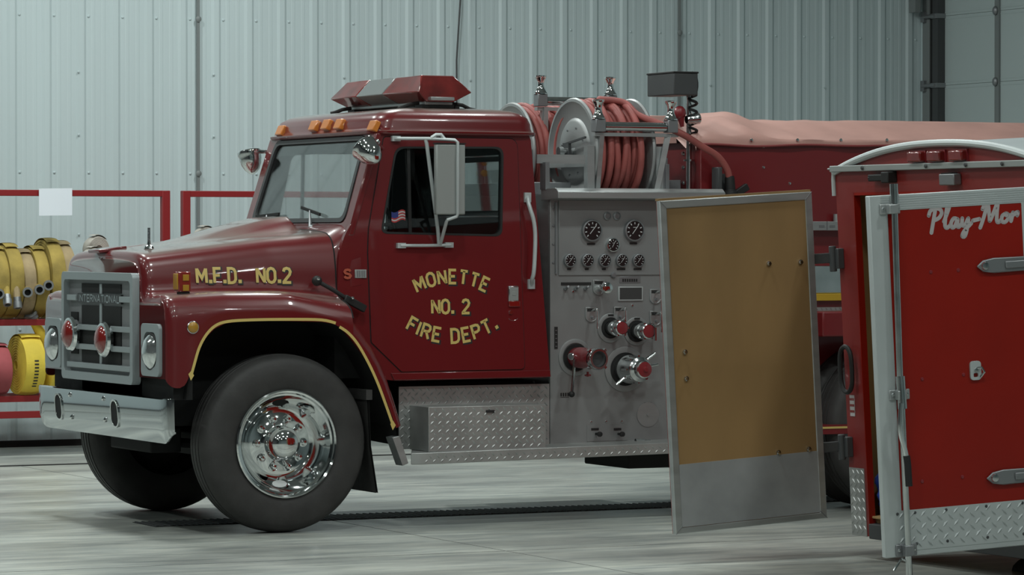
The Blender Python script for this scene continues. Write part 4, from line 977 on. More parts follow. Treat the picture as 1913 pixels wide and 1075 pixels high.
def guide(a, b, z, y):
    m_ = MB()
    m_.box(a - .035, a + .035, y - .035, y + .035, z - .035, z + .045)
    gd = build(m_, 'hose_guide', STEEL, TR, bev=.004)
    m_ = MB(); m_.box(b - .035, b + .035, y - .035, y + .035, z - .035, z + .045); build(m_, 'guide_block', STEEL, gd, bev=.004)
    m_ = MB(); m_.box(a - .03, b + .05, y - .012, y + .03, z - .062, z - .040); build(m_, 'guide_rail', ALU, gd)
    m_ = MB(); m_.cyl((a + .04, y, z), (b - .04, y, z), .029, 18); build(m_, 'guide_roller', CHROME, gd)
    for x_ in (a, b):
        m_ = MB(); m_.lathe([(.044, .045), (.044, .052), (.036, .062), (.024, .09), (.022, .115), (.026, .135), (.036, .150), (.038, .156), (.038, .166), (.02, .168), (0, .168)], (x_, y, z), (0, 0, 1), 20); build(m_, 'guide_spool', CHROME, gd)
    m_ = MB(); m_.bar((b - .02, y, z - .05), (b - .09, y + .02, 2.05), .02, .035); build(m_, 'guide_leg', ALU, gd); m_ = MB(); m_.bar((a + .02, y, z - .05), (a + .02, y + .06, 2.05), .03, .03); build(m_, 'guide_leg', ALU, gd)
q = at(1118, 235, y=.37); q2 = at(1253, 235, y=.37); guide(q.x, q2.x, q.z - .003, .37)
q = at(1010, 188, y=1.34); q2 = at(1140, 190, y=1.34); guide(q.x, q2.x, q.z - .003, 1.34)
mb = MB(); p = at(1012, 200, y=1.34); mb.bar((p.x + .02, 1.34, 2.0), (p.x + .02, 1.34, p.z), .03, .05); build(mb, 'guide_post', ALU, TR)
# deck box and stub post behind the near reel
mb = MB(); a = at(1235, 295, y=.45); mb.bar((a.x, .45, 2.05), (a.x, .45, a.z), .07, .05); mb.bar((a.x + .03, .45, 2.05), (a.x + .03, .45, a.z - .04), .03, .06); build(mb, 'deck_post', STEEL, TR, bev=.003)
mb = MB(); mb.box(1.97, 2.26, .62, 1.75, 2.02, 2.10); mb.box(2.80, 3.04, .60, 1.7, 2.02, 2.12); mb.tube([(2.05, 1.5, 2.1), (2.05, 1.5, 2.25), (2.1, 1.3, 2.3)], .025); build(mb, 'deck_box', STEEL, TR, bev=.004)
for zz in (2.17, 2.24):
    m_ = MB(); m_.cyl((2.06, 1.46, zz), (2.06, 1.54, zz), .022, 12); build(m_, 'yellow_valve', YELLOW, TR)
# floodlight on its mast with the coiled cord
mx_, my_ = at(1287, 250, y=.55).x, .55
mb = MB(); mb.cyl((mx_, my_, 2.05), (mx_, my_, 2.66), .017, 12); mb.cyl((mx_, my_, 2.24), (mx_, my_, 2.252), .034, 12); ms = build(mb, 'floodlight_mast', CHROMED, TR)
p0 = at(1259, 136, y=.42); p1 = at(1304, 178, y=.42); fdy = at(1209, 136, x=p0.x).y
mb = MB(); mb.box(p0.x, p1.x, .42, fdy, p1.z, p0.z); fl_ = build(mb, 'floodlight', DGREY, TR, bev=.006)
mb = MB(); mb.box(p0.x - .004, p1.x + .004, .416, fdy + .004, p0.z - .002, p0.z + .010); build(mb, 'floodlight_lid', BLACK, fl_, bev=.003)
mb = MB(); zc = (p0.z + p1.z) / 2; mb.tube([Vector((p1.x + .035 * sin(radians(a)) , .50, zc + .075 * cos(radians(a)))) for a in range(0, 181, 20)], .012, 8); build(mb, 'floodlight_knob', BLACK, fl_)
mb = MB(); cp = []
for k in range(64):
    t = k / 63; a = t * 2 * pi * 4.5; z = lerp(2.665, 2.40, t); cp.append(Vector((mx_ + .012 + .027 * cos(a), my_ - .03 + .022 * sin(a), z)))
mb.tube(cp, .0095, 6); build(mb, 'coiled_cord', BLACK, fl_)
p = at(1270, 211, y=.50); mb = MB(); mb.ball(p, .042, sc=(1, .8, 1.1)); mb.lathe([(.03, 0), (.012, .09)], p, (.2, 0, -1), 12); build(mb, 'red_bell', VALVE, TR)
p = at(1295, 224, y=.48); mb = MB(); mb.lathe([(.025, 0), (.030, .02), (.030, .05), (.036, .06), (.036, .09), (.02, .095), (0, .095)], p + Vector((-.05, 0, 0)), (1, 0, .1), 18); build(mb, 'mast_collar', CHROMED, ms)
# ---- tank body
BX, BY = 3.10, .45
ztop = 2.366
mb = MB(); mb.box(BX, 8.2, BY, 2 * YC - BY, .62, ztop); tbody = build(mb, 'tank_body', REDBODY, TR, bev=.006)
mb = MB(); mb.box(3.55, 3.80, BY - .03, BY, .62, 1.2); build(mb, 'body_post', REDBODY, TR)
mb = MB(); mb.box(5.2, 8.2, .12, 2.18, .50, 1.3); mb.box(3.75, 5.2, .02, BY, 1.12, 1.28); mb.box(3.10, 3.75, .25, BY, .60, 1.28); build(mb, 'lower_body', REDBODY, TR, bev=.01)
YR = .43
a = at(1520, 414, y=YR); b = at(1570, 431, y=YR); mb = MB(); mb.box(a.x - .5, b.x + 3.5, YR - .06, YR + .02, b.z, a.z); sr = build(mb, 'side_rail', ALU, TR, bev=.003)
mb = MB(); c = at(1545, 422, y=YR - .06); mb.box(c.x - .004, c.x + .004, YR - .063, YR - .059, b.z, a.z); mb.box(c.x - .06, c.x - .02, YR - .063, YR - .059, b.z + .02, b.z + .035); mb.box(c.x + .02, c.x + .06, YR - .063, YR - .059, b.z + .02, b.z + .035); build(mb, 'rail_slot', STEEL, sr)
c = at(1560, 406, y=YR); mb = MB(); mb.cyl((c.x, YR - .02, c.z - .04), (c.x, YR - .02, c.z + .02), .022, 12); build(mb, 'rail_peg', ALU, TR)
a = at(1520, 497, y=YR); b = at(1574, 548, y=YR); mb = MB(); mb.box(a.x, b.x + .3, YR - .012, YR + .02, b.z, a.z); build(mb, 'polished_panel', CHROMED, TR, bev=.004)
a = at(1520, 549, y=YR - .03); b = at(1574, 562, y=YR - .03); mb = MB(); mb.box(a.x - .6, b.x + 3.5, YR - .03, YR + .02, b.z, a.z); build(mb, 'yellow_rail', YELLOW, TR, bev=.003)
a = at(1520, 575, y=.35); b = at(1574, 601, y=.35); mb = MB(); mb.box(a.x - .6, b.x + 3.5, .35, .47, b.z, a.z); lozenges(mb, a.x, b.x + .2, a.z - .035, a.z, lambda u, v, w: Vector((u, .35 - w, v)), .035, .012); lozenges(mb, a.x, b.x + .2, b.z, b.z + .03, lambda u, v, w: Vector((u, .35 - w, v)), .035, .012); build(mb, 'tread_rail', ALUD, TR)
mb = MB(); a = at(1540, 815, y=.05); b = at(1574, 822, y=.05); 
mb.box(3.1, 8.2, .012, .30, .50, .56); build(mb, 'skirt_rail', REDBODY, TR)
mb = MB(); mb.box(3.1, 8.2, .008, .013, .535, .548); build(mb, 'skirt_stripe', GOLD, TR, smooth=False)
for px, py in ((1426, 274), (1426, 313), (1475, 343)):
    c = at(px, py, y=BY); m_ = MB(); m_.lathe([(.011, 0), (.008, -.007), (0, -.008)], c, (0, 1, 0), 10); build(m_, 'body_bolt', CHROMED, tbody)
for py in (287, 313, 342):
    c = at(1277, py, x=BX); m_ = MB(); m_.lathe([(.014, 0), (.010, .010), (0, .011)], c, (-1, 0, 0), 10); build(m_, 'body_bolt', CHROMED, tbody)
# nozzle holder on the deck
p = at(1357, 350, y=.36); mb = MB(); mb.box(p.x - .03, p.x + .05, .42, .44, 2.05, 2.16); mb.box(p.x - .075, p.x - .045, .33, .42, 2.05, 2.20); build(mb, 'nozzle_holder', DGREY, TR, bev=.006)
# ---- booster hoses
def wound(yc, seed, tail=None):
    rnd = random.Random(seed); zc = 2.297; pts = []; turns = 19; n = 34
    for k in range(turns * n + 1):
        t = k / n; a = 2 * pi * t
        lay = int(t // 6.5); f = (t % 6.5) / 6.5; f = f if lay % 2 == 0 else 1 - f
        x_ = lerp(RX0 + .035, RX1 - .035, f) + .03 * sin(a * .5 + seed) * (1 if lay else .4) + .012 * sin(a * 1.3 + seed)
        R = .220 + lay * .045 + .008 * sin(a * .37 + seed) + (.012 * sin(3 * f * pi) if lay else 0)
        pts.append(Vector((x_, yc - R * sin(a), zc + R * cos(a))))
    # the last turn ends at the top and leaves over the guide
    if tail: pts = pts + catmull([pts[-1]] + tail, 8)[1:]
    return pts
tail = [at(1120, 186, y=.66), at(1165, 192, y=.60), at(1190, 214, y=.50), at(1230, 231, y=.40), at(1275, 251, y=.35), at(1310, 273, y=.33), at(1340, 292, y=.33), at(1358, 317, y=.34), at(1363, 338, y=.35)]
mb = MB(); mb.tube(wound(.72, 2.0, tail), .0225, 10)
bh = build(mb, 'booster_hose', HOSER, None, ang=60, label='red rubber hose wound on the near reel, its end led back to a black nozzle', cat='hose')
mb = MB(); p = tail[-1]; mb.lathe([(.028, 0), (.032, .02), (.034, .09), (.046, .10), (.05, .19), (.03, .21), (0, .21)], p + Vector((0, 0, .03)), (.05, 0, -1), 16); mb.bar(p + Vector((.02, 0, -.10)), p + Vector((.13, .0, -.035)), .035, .045); build(mb, 'nozzle', BLACK, bh, bev=.004)
mb = MB(); mb.tube(wound(1.60, 5.1), .0225, 10)
build(mb, 'booster_hose', HOSER, None, ang=60, label='red rubber hose wound on the far reel, mostly hidden behind the near one', cat='hose')
# ---- tarpaulin over the tank
rnd = random.Random(3); mb = MB(); rows = []
prof = [(BY - .022, 2.352), (BY - .020, 2.370), (BY - .014, 2.386), (BY + .02, 2.398), (BY + .12, 2.428), (BY + .25, 2.470), (BY + .38, 2.512), (BY + .48, 2.532), (BY + .60, 2.54)]
prof = prof + [(2 * YC - y, z) for y, z in reversed(prof)]
x = BX - .03; X1 = 8.1; xs = []
while x < X1: xs.append(x); x += .025 if x < 4.3 else .12
for i, X in enumerate(xs):
    t = (X - BX); w = math.exp(-t * 1.6); row = []
    for j, (y, z) in enumerate(prof):
        k = min(j, len(prof) - 1 - j); e = sm((k - 1) / 3)
        dz = .022 * w * sin(X * 19 + j * 1.1) * e + .030 * math.exp(-((X - 3.30 - .04 * k) / .13) ** 2) * e - .014 * sm((X - 3.55) / .2) * e * math.exp(-((X - 3.9) / .6) ** 2) + .006 * sin(X * 7 + j * .8) * e * w + .030 * w * (1 - abs(sin(X * 5.5 - k * .55))) ** 3 * sm(k / 3)
        if k < 3: dz += .008 * sin(X * 8.5) * math.exp(-t * .8) + .002 * sin(X * 3.1) + (-.012 * w if k < 2 else 0)
        row.append(Vector((X, y + (.006 * sin(X * 13 + j) if k < 2 else 0), z + dz)))
    rows.append(row)
end = [Vector((BX - .035, p.y, min(p.z - .02, 2.36 if 2 < min(j, len(prof) - 1 - j) else p.z))) for j, p in enumerate(rows[0])]
mb.grid([[Vector((BX - .04, lerp(p.y, YC, .0), p.z - .10 if p.z > 2.39 else p.z)) for p in rows[0]], end] + rows)
tp = build(mb, 'tarpaulin', [TARP], None, ang=70, label='faded red vinyl tarpaulin stretched over the top of the truck tank', cat='tarpaulin')
mb = MB(); mb.tube([Vector((r[0].x, r[0].y - .004, r[0].z)) for r in rows], .008, 6); build(mb, 'hem', TARPD, tp)
for px in (1404, 1490, 1571, 1657):
    q = at(px, 262, y=BY - .025); m_ = MB(); m_.lathe([(.012, 0), (.008, -.006), (0, -.007)], q, (0, 1, 0), 10); build(m_, 'snap', CHROMED, tp)

# ================================================================== THE CARGO TRAILER, nose jacked up a little
TO = Vector((2.2343, -2.803, .1223)); TH, TP = .0288, .0581
TA = Vector((cos(TH) * cos(TP), sin(TH) * cos(TP), sin(TP))); TRr = Vector((sin(TH), -cos(TH), 0)); TU = TRr.cross(TA)
def T(s, t, w): return TO + TRr * s + TA * t + TU * w
TW, THH, TB, TL = 1.996, 2.0, .135, 3.2
CT = empty('cargo_trailer', T(TW / 2, TL / 2, 0) * 1.0, 'red enclosed cargo trailer with both rear doors open, beside the fire truck', 'trailer')
tbox = lambda m_, s0, s1, t0, t1, w0, w1, mi=0: m_.obox(T((s0 + s1) / 2, (t0 + t1) / 2, (w0 + w1) / 2), (TRr, TA, TU), (abs(s1 - s0) / 2, abs(t1 - t0) / 2, abs(w1 - w0) / 2), mi)
def arch_w(s): return THH - .01 + TB * (1 - abs((s - TW / 2) / (TW / 2)) ** 2.3)
AS = [TW * k / 36 for k in range(37)]
PW = .170
# rear frame: posts and header in red
mb = MB(); outer = [(0, 0.002)] + [(s, arch_w(s) - .01) for s in AS] + [(TW, .002)]
mb.plate(outer, [[(PW, .02), (TW - PW, .02), (TW - PW, 1.875), (PW, 1.875)]], lambda u, v, w: T(u, w, v), 0, .02)
build(mb, 'rear_frame', REDTD, CT, bev=.004)
mb = MB(); tbox(mb, PW - .003, PW + .004, .0, .04, .03, 1.875); tbox(mb, TW - PW - .004, TW - PW + .003, 0, .04, .03, 1.875); tbox(mb, PW, TW - PW, 0, .1, 1.86, 1.876); build(mb, 'door_jamb', REDT, CT)
mb = MB(); tbox(mb, .0, .02, .05, TL, .02, THH - .01); tbox(mb, TW - .02, TW, .05, TL, .02, THH - .01); tbox(mb, 0, TW, TL, TL + .02, .02, THH); build(mb, 'side_wall', REDT, CT)
mb = MB(); rows = [[T(s, t, arch_w(s) + .004) for s in AS] for t in (.0, .5, 1.2, 2.0, TL)]; mb.grid(rows); mb.grid([[p - TU * .02 for p in r] for r in rows]); build(mb, 'roof', ROOFM, CT, ang=50)
mb = MB(); 
for side in (0, 1):
    pts = [T(s, -.008, arch_w(s)) for s in AS]
mb.tube(pts, .020, 10); mb.tube([T(-.012, -.006, 1.86), T(-.012, -.006, 1.95), T(-.004, -.008, 1.985), T(.03, -.008, 2.012)], .012, 8); build(mb, 'roof_edge_trim', ALUW, CT)
mb = MB(); tbox(mb, -.012, TW + .012, -.03, 0, 1.990, 2.024); tbox(mb, -.05, -.01, -.02, 0, 2.002, 2.012); dp = build(mb, 'drip_rail', MIRB, CT, bev=.004)
for s in (.32, .92, 1.28, 1.60):
    m_ = MB(); m_.lathe([(.012, 0), (.008, .006), (0, .007)], T(s, -.035, 2.008), -TA, 10); build(m_, 'rail_screw', DGREY, dp)
for i, s in enumerate((.822, 1.0, 1.198)):
    m_ = MB(); tbox(m_, s - .062, s + .062, -.045, 0, 2.030, 2.085); l_ = build(m_, 'clearance_lamp', REDLENSB, CT, bev=.008)
    m_ = MB(); tbox(m_, s - .066, s + .066, -.012, 0, 2.026, 2.090); build(m_, 'lamp_base', VALVE, l_)
m_ = MB(); tbox(m_, .39, .56, -.05, 0, 1.935, 1.972); m_.ball(T(.40, -.03, 1.953), .022, sc=(1, 1, .8)); tbox(m_, .53, .60, -.06, 0, 1.925, 1.985); build(m_, 'rod_keeper', BLACK, CT, bev=.006)
m_ = MB(); tbox(m_, 1.055, 1.19, -.05, 0, 1.905, 1.965); ll = build(m_, 'licence_lamp', STEEL, CT, bev=.006); m_ = MB(); tbox(m_, 1.075, 1.17, -.048, -.01, 1.962, 1.97); build(m_, 'lamp_hood', BLACK, ll)
# floor, lining, sill
m_ = MB(); tbox(m_, .02, TW - .02, .05, TL, .07, .10); build(m_, 'floor_board', TANWOOD, CT)
m_ = MB(); tbox(m_, .02, .032, .06, TL, .10, 1.95); tbox(m_, TW - .032, TW - .02, .06, TL, .10, 1.95); tbox(m_, .03, TW - .03, TL - .02, TL, .1, 1.95); build(m_, 'inner_lining', WOOD, CT)
m_ = MB(); tbox(m_, PW, TW - PW, -.005, .06, -.01, .072); build(m_, 'sill', DGREY, CT, bev=.004)
m_ = MB(); tbox(m_, PW, TW - PW, .02, .09, .098, .112); build(m_, 'sill_edge', TANWOOD, CT, bev=.004)
# corner plate, handle, reflector on the near post
for s0, nm in ((0.0, 'corner_plate'), (TW - PW, 'corner_plate')):
    m_ = MB(); tbox(m_, s0 + .005, s0 + PW - .02, -.005, 0, .0, .372); lozenges(m_, s0 + .01, s0 + PW - .025, .01, .365, lambda u, v, w: T(u, -.005 - w, v), .05, .018, .006, .004); build(m_, nm, ALUD, CT)
m_ = MB(); m_.tube([T(.068 + .058 * max(-1, min(1, 1.0 * cos(a))), -.035, .913 + .125 * (abs(sin(a)) ** .6) * (1 if sin(a) > 0 else -1)) for a in [2 * pi * k / 28 for k in range(28)]], .013, 8, closed=True); build(m_, 'grab_handle', BLACK, CT)
m_ = MB(); tbox(m_, .04, .085, -.003, 0, .655, .77); rf = build(m_, 'reflector', FLAGW, CT); m_ = MB()
for k in range(3): tbox(m_, .042, .083, -.004, -.002, .675 + .033 * k, .688 + .033 * k)
build(m_, 'reflector_stripe', REDLENS, rf)
# door local frames
def leaf(origin, d, n):
    return lambda u, v, w: origin + d * u + TU * v + n * w
BE, AL, W_, Z1, Z2 = 1.5741, 1.4182, .957, .107, 1.891
dl = TRr * cos(BE) - TA * sin(BE); nl = dl.cross(TU).normalized()
if nl.dot(CAM - TO) < 0: nl = -nl
LF = leaf(TO - TRr * .0037 - TA * .1552, dl, nl)
def lbox(F, m_, u0, u1, v0, v1, w0, w1, mi=0):
    c = F((u0 + u1) / 2, (v0 + v1) / 2, (w0 + w1) / 2); ex = (F(1, 0, 0) - F(0, 0, 0)); ez = (F(0, 0, 1) - F(0, 0, 0)); return m_.obox(c, (ex, TU, ez), (abs(u1 - u0) / 2, abs(v1 - v0) / 2, abs(w1 - w0) / 2), mi)
m_ = MB(); lbox(LF, m_, .03, W_ - .03, Z1 + .03, Z2 - .03, -.032, -.006); ld_ = build(m_, 'left_rear_door', WOOD, CT, label='open door showing its plywood lining')
m_ = MB(); lbox(LF, m_, .035, W_ - .035, Z1 + .035, .478, -.0058, -.002); build(m_, 'kick_plate', KICK, ld_)
m_ = MB(); fw = .043
m_.plate([(0, Z1), (W_, Z1), (W_, Z2), (0, Z2)], [[(fw, Z1 + fw * .75), (W_ - fw, Z1 + fw * .75), (W_ - fw, Z2 - fw), (fw, Z2 - fw)]], lambda u, v, w: LF(u, v, w), -.036, 0); build(m_, 'door_frame', ALU, ld_, bev=.004)
m_ = MB(); lbox(LF, m_, .002, W_ - .002, Z1 + .002, Z2 - .002, -.040, -.034); build(m_, 'door_skin', REDT, ld_)
m_ = MB(); lbox(LF, m_, 0, W_, Z2, Z2 + .012, -.045, -.012); build(m_, 'door_seal', WOOD, ld_)
m_ = MB()
for (u0, v0), (u1, v1) in (((0, Z1), (fw, Z1 + fw)), ((W_, Z1), (W_ - fw, Z1 + fw)), ((0, Z2), (fw, Z2 - fw)), ((W_, Z2), (W_ - fw, Z2 - fw))): m_.bar(LF(u0, v0, .0004), LF(u1, v1, .0004), .003, .003)
build(m_, 'mitre_joint', STEEL, ld_)
for u, v in ((.293, 1.516), (.091, 1.512), (.845, 1.077), (.844, .934), (.291, .490), (.096, .492)):
    m_ = MB(); m_.lathe([(.015, 0), (.014, .008), (.010, .009), (.009, .017), (0, .018)], LF(u, v, -.006), nl, 10); build(m_, 'bolt', CHROMED, ld_)
# strap hinges of that door
for w0 in (1.518, .486):
    m_ = MB(); m_.bar(T(.0, -.03, w0 + .005), LF(.0, w0 + .005, -.03), .022, .055, upv=TU); m_.bar(LF(.25, w0 + .005, -.046), LF(-.01, w0 + .005, -.046), .01, .05, upv=TU)
    tbox(m_, -.035, .05, -.04, 0.0, w0 - .055, w0 + .055); m_.cyl(T(.005, -.045, w0 - .07), T(.005, -.045, w0 + .07), .02, 12); build(m_, 'strap_hinge', DGREY, CT, bev=.004)
# right door, red outside face
dr_ = TRr * -cos(AL) - TA * sin(AL); nr = dr_.cross(TU).normalized()
if nr.dot(CAM - TO) < 0: nr = -nr
RF = leaf(TO + TRr * (TW - .06) - TA * .03, dr_, nr)
m_ = MB(); lbox(RF, m_, .02, W_ - .02, Z1 + .02, Z2 - .02, -.04, 0); rd = build(m_, 'right_rear_door', REDT, CT, label='open door showing its red outside face')
m_ = MB(); fw = .098
m_.plate([(0, Z1 - .0), (W_, Z1 - .0), (W_, Z2), (0, Z2)], [[(.128, Z1 + .035), (W_ - fw, Z1 + .035), (W_ - fw, Z2 - .078), (.128, Z2 - .078)]], lambda u, v, w: RF(u, v, w), -.042, .004); build(m_, 'door_frame', ALUW, rd, bev=.004)
m_ = MB()
for k in range(6): lbox(RF, m_, .0, W_ - .06, Z2 - .07 + k * .011, Z2 - .066 + k * .011, .0035, .0055)
build(m_, 'frame_ribs', ALUW, rd)
m_ = MB(); lbox(RF, m_, .10, W_ - .07, Z1 + .028, .335, 0, .006); lozenges(m_, .11, W_ - .08, Z1 + .04, .33, lambda u, v, w: RF(u, v, .006 + w), .060, .021, .007, .005); kp = build(m_, 'tread_kick_plate', ALUW, rd)
for u in (.20, .40, .62, .79, .885):
    for v in (.320, .165):
        m_ = MB(); m_.lathe([(.008, 0), (.005, .004), (0, .005)], RF(u, v, .007), nr, 8); build(m_, 'rivet', DGREY, kp)
m_ = MB(); lbox(RF, m_, .02, W_ - .02, Z1 + .02, Z2 - .02, -.046, -.042); build(m_, 'door_lining', WOOD, rd)
# lock rod with its brackets and handle
m_ = MB(); m_.cyl(RF(.836, 1.945, .04), RF(.852, 1.0, .04), .0165, 14); m_.cyl(RF(.848, 1.0, .04), RF(.853, -.10, .04), .0165, 14); m_.cyl(RF(.836, 1.945, .04), RF(.8375, 1.85, .04), .022, 14); rod = build(m_, 'lock_rod', CHROMED, rd)
for v, u0, u1, hh in ((1.823, .795, .905, .026), (.908, .79, .90, .026), (.140, .79, .905, .030)):
    m_ = MB(); lbox(RF, m_, u0, u1, v - hh, v + hh, .004, .014); lbox(RF, m_, .825, .875, v - hh * .9, v + hh * .9, .014, .062); build(m_, 'rod_bracket', ALU if v > .5 else STEEL, rod, bev=.005)
    for u in (u0 + .018, u1 - .018):
        m_ = MB(); m_.lathe([(.010, .014), (.007, .021), (0, .022)], RF(u, v, 0), nr, 10); build(m_, 'bracket_bolt', CHROMED, rod)
m_ = MB(); hp = [(.866, .87), (.872, .82), (.878, .75), (.874, .70), (.860, .65), (.853, .61), (.849, .57), (.847, .46)]
m_.tube(catmull([RF(u, v, .070) for u, v in hp[:6]], 3), .012, 8); m_.tube([RF(u, v, .074) for u, v in hp[5:]], .018, 8, mi=1); m_.cyl(RF(.850, 1.0, .04), RF(.850, .84, .05), .024, 12); build(m_, 'rod_handle', [CHROMED, BLACK], rod)
m_ = MB(); m_.tube([RF(.875, .10, .01), RF(.90, .075, .02), RF(.925, .045, .02)], .006, 6); m_.tube([RF(.875, .10, .01), RF(.855, .09, .02), RF(.83, .085, .02)], .008, 6); build(m_, 'rod_clip', CHROMED, rd)
# hinge straps on the door
for v in (1.512, .457):
    m_ = MB(); pts = [(-.02, v - .034), (.30, v - .038), (.36, v - .028), (.395, v), (.36, v + .028), (.30, v + .038), (-.02, v + .034)]
    m_.plate(pts, [], lambda u, v_, w: RF(u, v_, w), .004, .016); lbox(RF, m_, -.02, .24, v - .018, v + .018, .016, .026); sh = build(m_, 'hinge_strap', STEEL, rd, bev=.006)
    m_ = MB(); m_.lathe([(.022, .016), (.018, .024), (0, .027)], RF(.35, v, 0), nr, 14); build(m_, 'strap_bolt', CHROMED, sh)
m_ = MB(); m_.plate(rrect(.395, .455, .95, 1.045, .018), [rrect(.412, .438, .965, .985, .006), ], lambda u, v, w: RF(u, v, w), .0, .012); hs = build(m_, 'hasp', ALUW, rd, bev=.003)
m_ = MB(); m_.tube([RF(.418, 1.01, .016), RF(.400, 1.012, .03), RF(.388, .99, .032), RF(.402, .965, .016)], .006, 6); m_.lathe([(.012, .012), (.010, .02), (0, .021)], RF(.425, 1.0, 0), nr, 10); build(m_, 'hasp_ring', CHROMED, hs)
for u, v in ((.714, .975), (.488, .981), (.74, .47), (.52, .475), (.64, 1.50), (.49, 1.50)):
    m_ = MB(); m_.lathe([(.010, 0), (.007, .005), (0, .006)], RF(u, v, 0), nr, 10); build(m_, 'carriage_bolt', VALVE, rd)
# brush script logo: strokes with a slanted pen
SCR = [
 [(.10, .02), (.20, .45), (.30, .86)], [(.02, .70), (.10, .88), (.30, .95), (.50, .92), (.58, .76), (.46, .58), (.26, .50)],
 [(.66, .42), (.80, .70), (.92, .98), (.84, 1.0), (.74, .60), (.70, .25), (.78, .16), (.90, .24)],
 [(1.22, .48), (1.08, .50), (.96, .32), (1.00, .16), (1.12, .20), (1.26, .46), (1.22, .22), (1.30, .16), (1.40, .26)],
 [(1.46, .48), (1.44, .24), (1.56, .20), (1.72, .46), (1.66, .10), (1.54, -.22), (1.42, -.20), (1.54, .0), (1.84, .26)],
 [(1.92, .36), (2.20, .40)],
 [(2.22, .06), (2.40, .46), (2.56, .92)], [(2.36, .78), (2.46, .96), (2.60, .98), (2.64, .50), (2.66, .30), (2.86, .66), (3.04, 1.02), (2.98, .60), (2.96, .26), (3.06, .22), (3.14, .30)],
 [(3.34, .52), (3.20, .44), (3.18, .24), (3.32, .20), (3.46, .34), (3.44, .50), (3.34, .52), (3.44, .42), (3.56, .46)],
 [(3.58, .22), (3.68, .54), (3.66, .44), (3.80, .52), (3.90, .54), (3.86, .42)]]
m_ = MB(); LS = .126
for stx in SCR:
    pl = [(v.x * LS, v.y * LS) for v in catmull([(x_, y_, 0) for x_, y_ in stx], 5)]
    pen = Vector((.0085, .0065))
    for a, b in zip(pl, pl[1:]):
        d = (Vector(b) - Vector(a));
        if d.length < 1e-5: continue
        n_ = Vector((-d.y, d.x)).normalized() * .0102
        P = [Vector(a) + n_, Vector(b) + n_, Vector(b) - n_, Vector(a) - n_]
        m_.face([RF(.640 - p.x, 1.690 + p.y + p.x * .02, .0015 + .0001 * (len(m_.F) % 7)) for p in P])
    for p in pl: m_.face([RF(.640 - p[0] - .0102 * cos(k * pi / 5), 1.690 + p[1] + .0102 * sin(k * pi / 5) + p[0] * .02, .0014) for k in range(10)])
build(m_, 'script_logo', FLAGW, rd, smooth=False, fix=False, label='white brush script Play-Mor')
# wheels of the trailer, tongue
for s in (-.12, TW + .12):
    c = T(s, 1.75, 0); o = Vector((c.x, c.y, .33)); sg = 1 if s > 1 else -1
    m_ = MB(); m_.lathe([(.19, -.09), (.24, -.105), (.30, -.10), (.33, -.07), (.332, 0), (.33, .07), (.30, .10), (.24, .105), (.19, .09)], o, (0, 1, 0), 40); wl = build(m_, 'trailer_wheel', TYRE, CT)
    m_ = MB(); m_.lathe([(.19, -.07), (.15, -.03), (.06, -.05), (0, -.05)], o, (0, sg, 0), 30); build(m_, 'wheel_rim', ALUW, wl)
    m_ = MB(); tbox(m_, s - .11, s + .11, 1.38, 2.12, .52, .56); tbox(m_, s - .11, s + .11, 1.36, 1.40, .28, .56); tbox(m_, s - .11, s + .11, 2.10, 2.14, .28, .56); build(m_, 'mudguard', ALUW, CT)
m_ = MB(); m_.bar(T(.4, TL, .02), T(TW / 2, TL + 1.1, .02), .06, .08); m_.bar(T(TW - .4, TL, .02), T(TW / 2, TL + 1.1, .02), .06, .08); p = T(TW / 2, TL + .8, 0); m_.cyl((p.x, p.y, .0), (p.x, p.y, p.z + .4), .03); build(m_, 'tongue', DEEP_BLACK, CT)
# blue cloth bag on the trailer floor
m_ = MB(); rows = []
for i in range(15):
    v = i / 14; r = .115 * (sin(pi * min(1, .12 + v * .84)) ** .55) * (1 - .35 * v); rw = []
    for k in range(26):
        a = 2 * pi * k / 26; q = r * (1 + .16 * sin(a * 5 + i * .9) + .10 * sin(a * 3 - i * 1.7)); rw.append(T(.178 + q * cos(a) * .95, .18 + q * sin(a), .103 + v * .42))
    rows.append(rw)
m_.grid(rows, cv=True); m_.face(rows[0][::-1]); m_.face(rows[-1])
bb = build(m_, 'cloth_bag', BLUE, None, ang=80, label='crumpled blue cloth bag on the trailer floor inside the left post', cat='bag')
# made-up black block for an unidentified tyre-like shape under the trailer edge
m_ = MB(); prof = [(0, 0), (.06, .0)] + [(.30, 0), (.30, .20)] + [(.30 - .30 * sin(radians(a)), .20 - .20 * (1 - cos(radians(a)))) for a in range(15, 76, 15)]
q = at(1893, 1066, z=.0)
m_.plate([(q.x - .03 + u, v * .52) for u, v in prof], [], lambda u, v, w: Vector((u, q.y + w - .02, v)), -.30, 0)
build(m_, 'guessed_block', BLACK, None, bev=.008, label='black curved block, a guess at a tyre-like shape under the red trailer', cat='block')

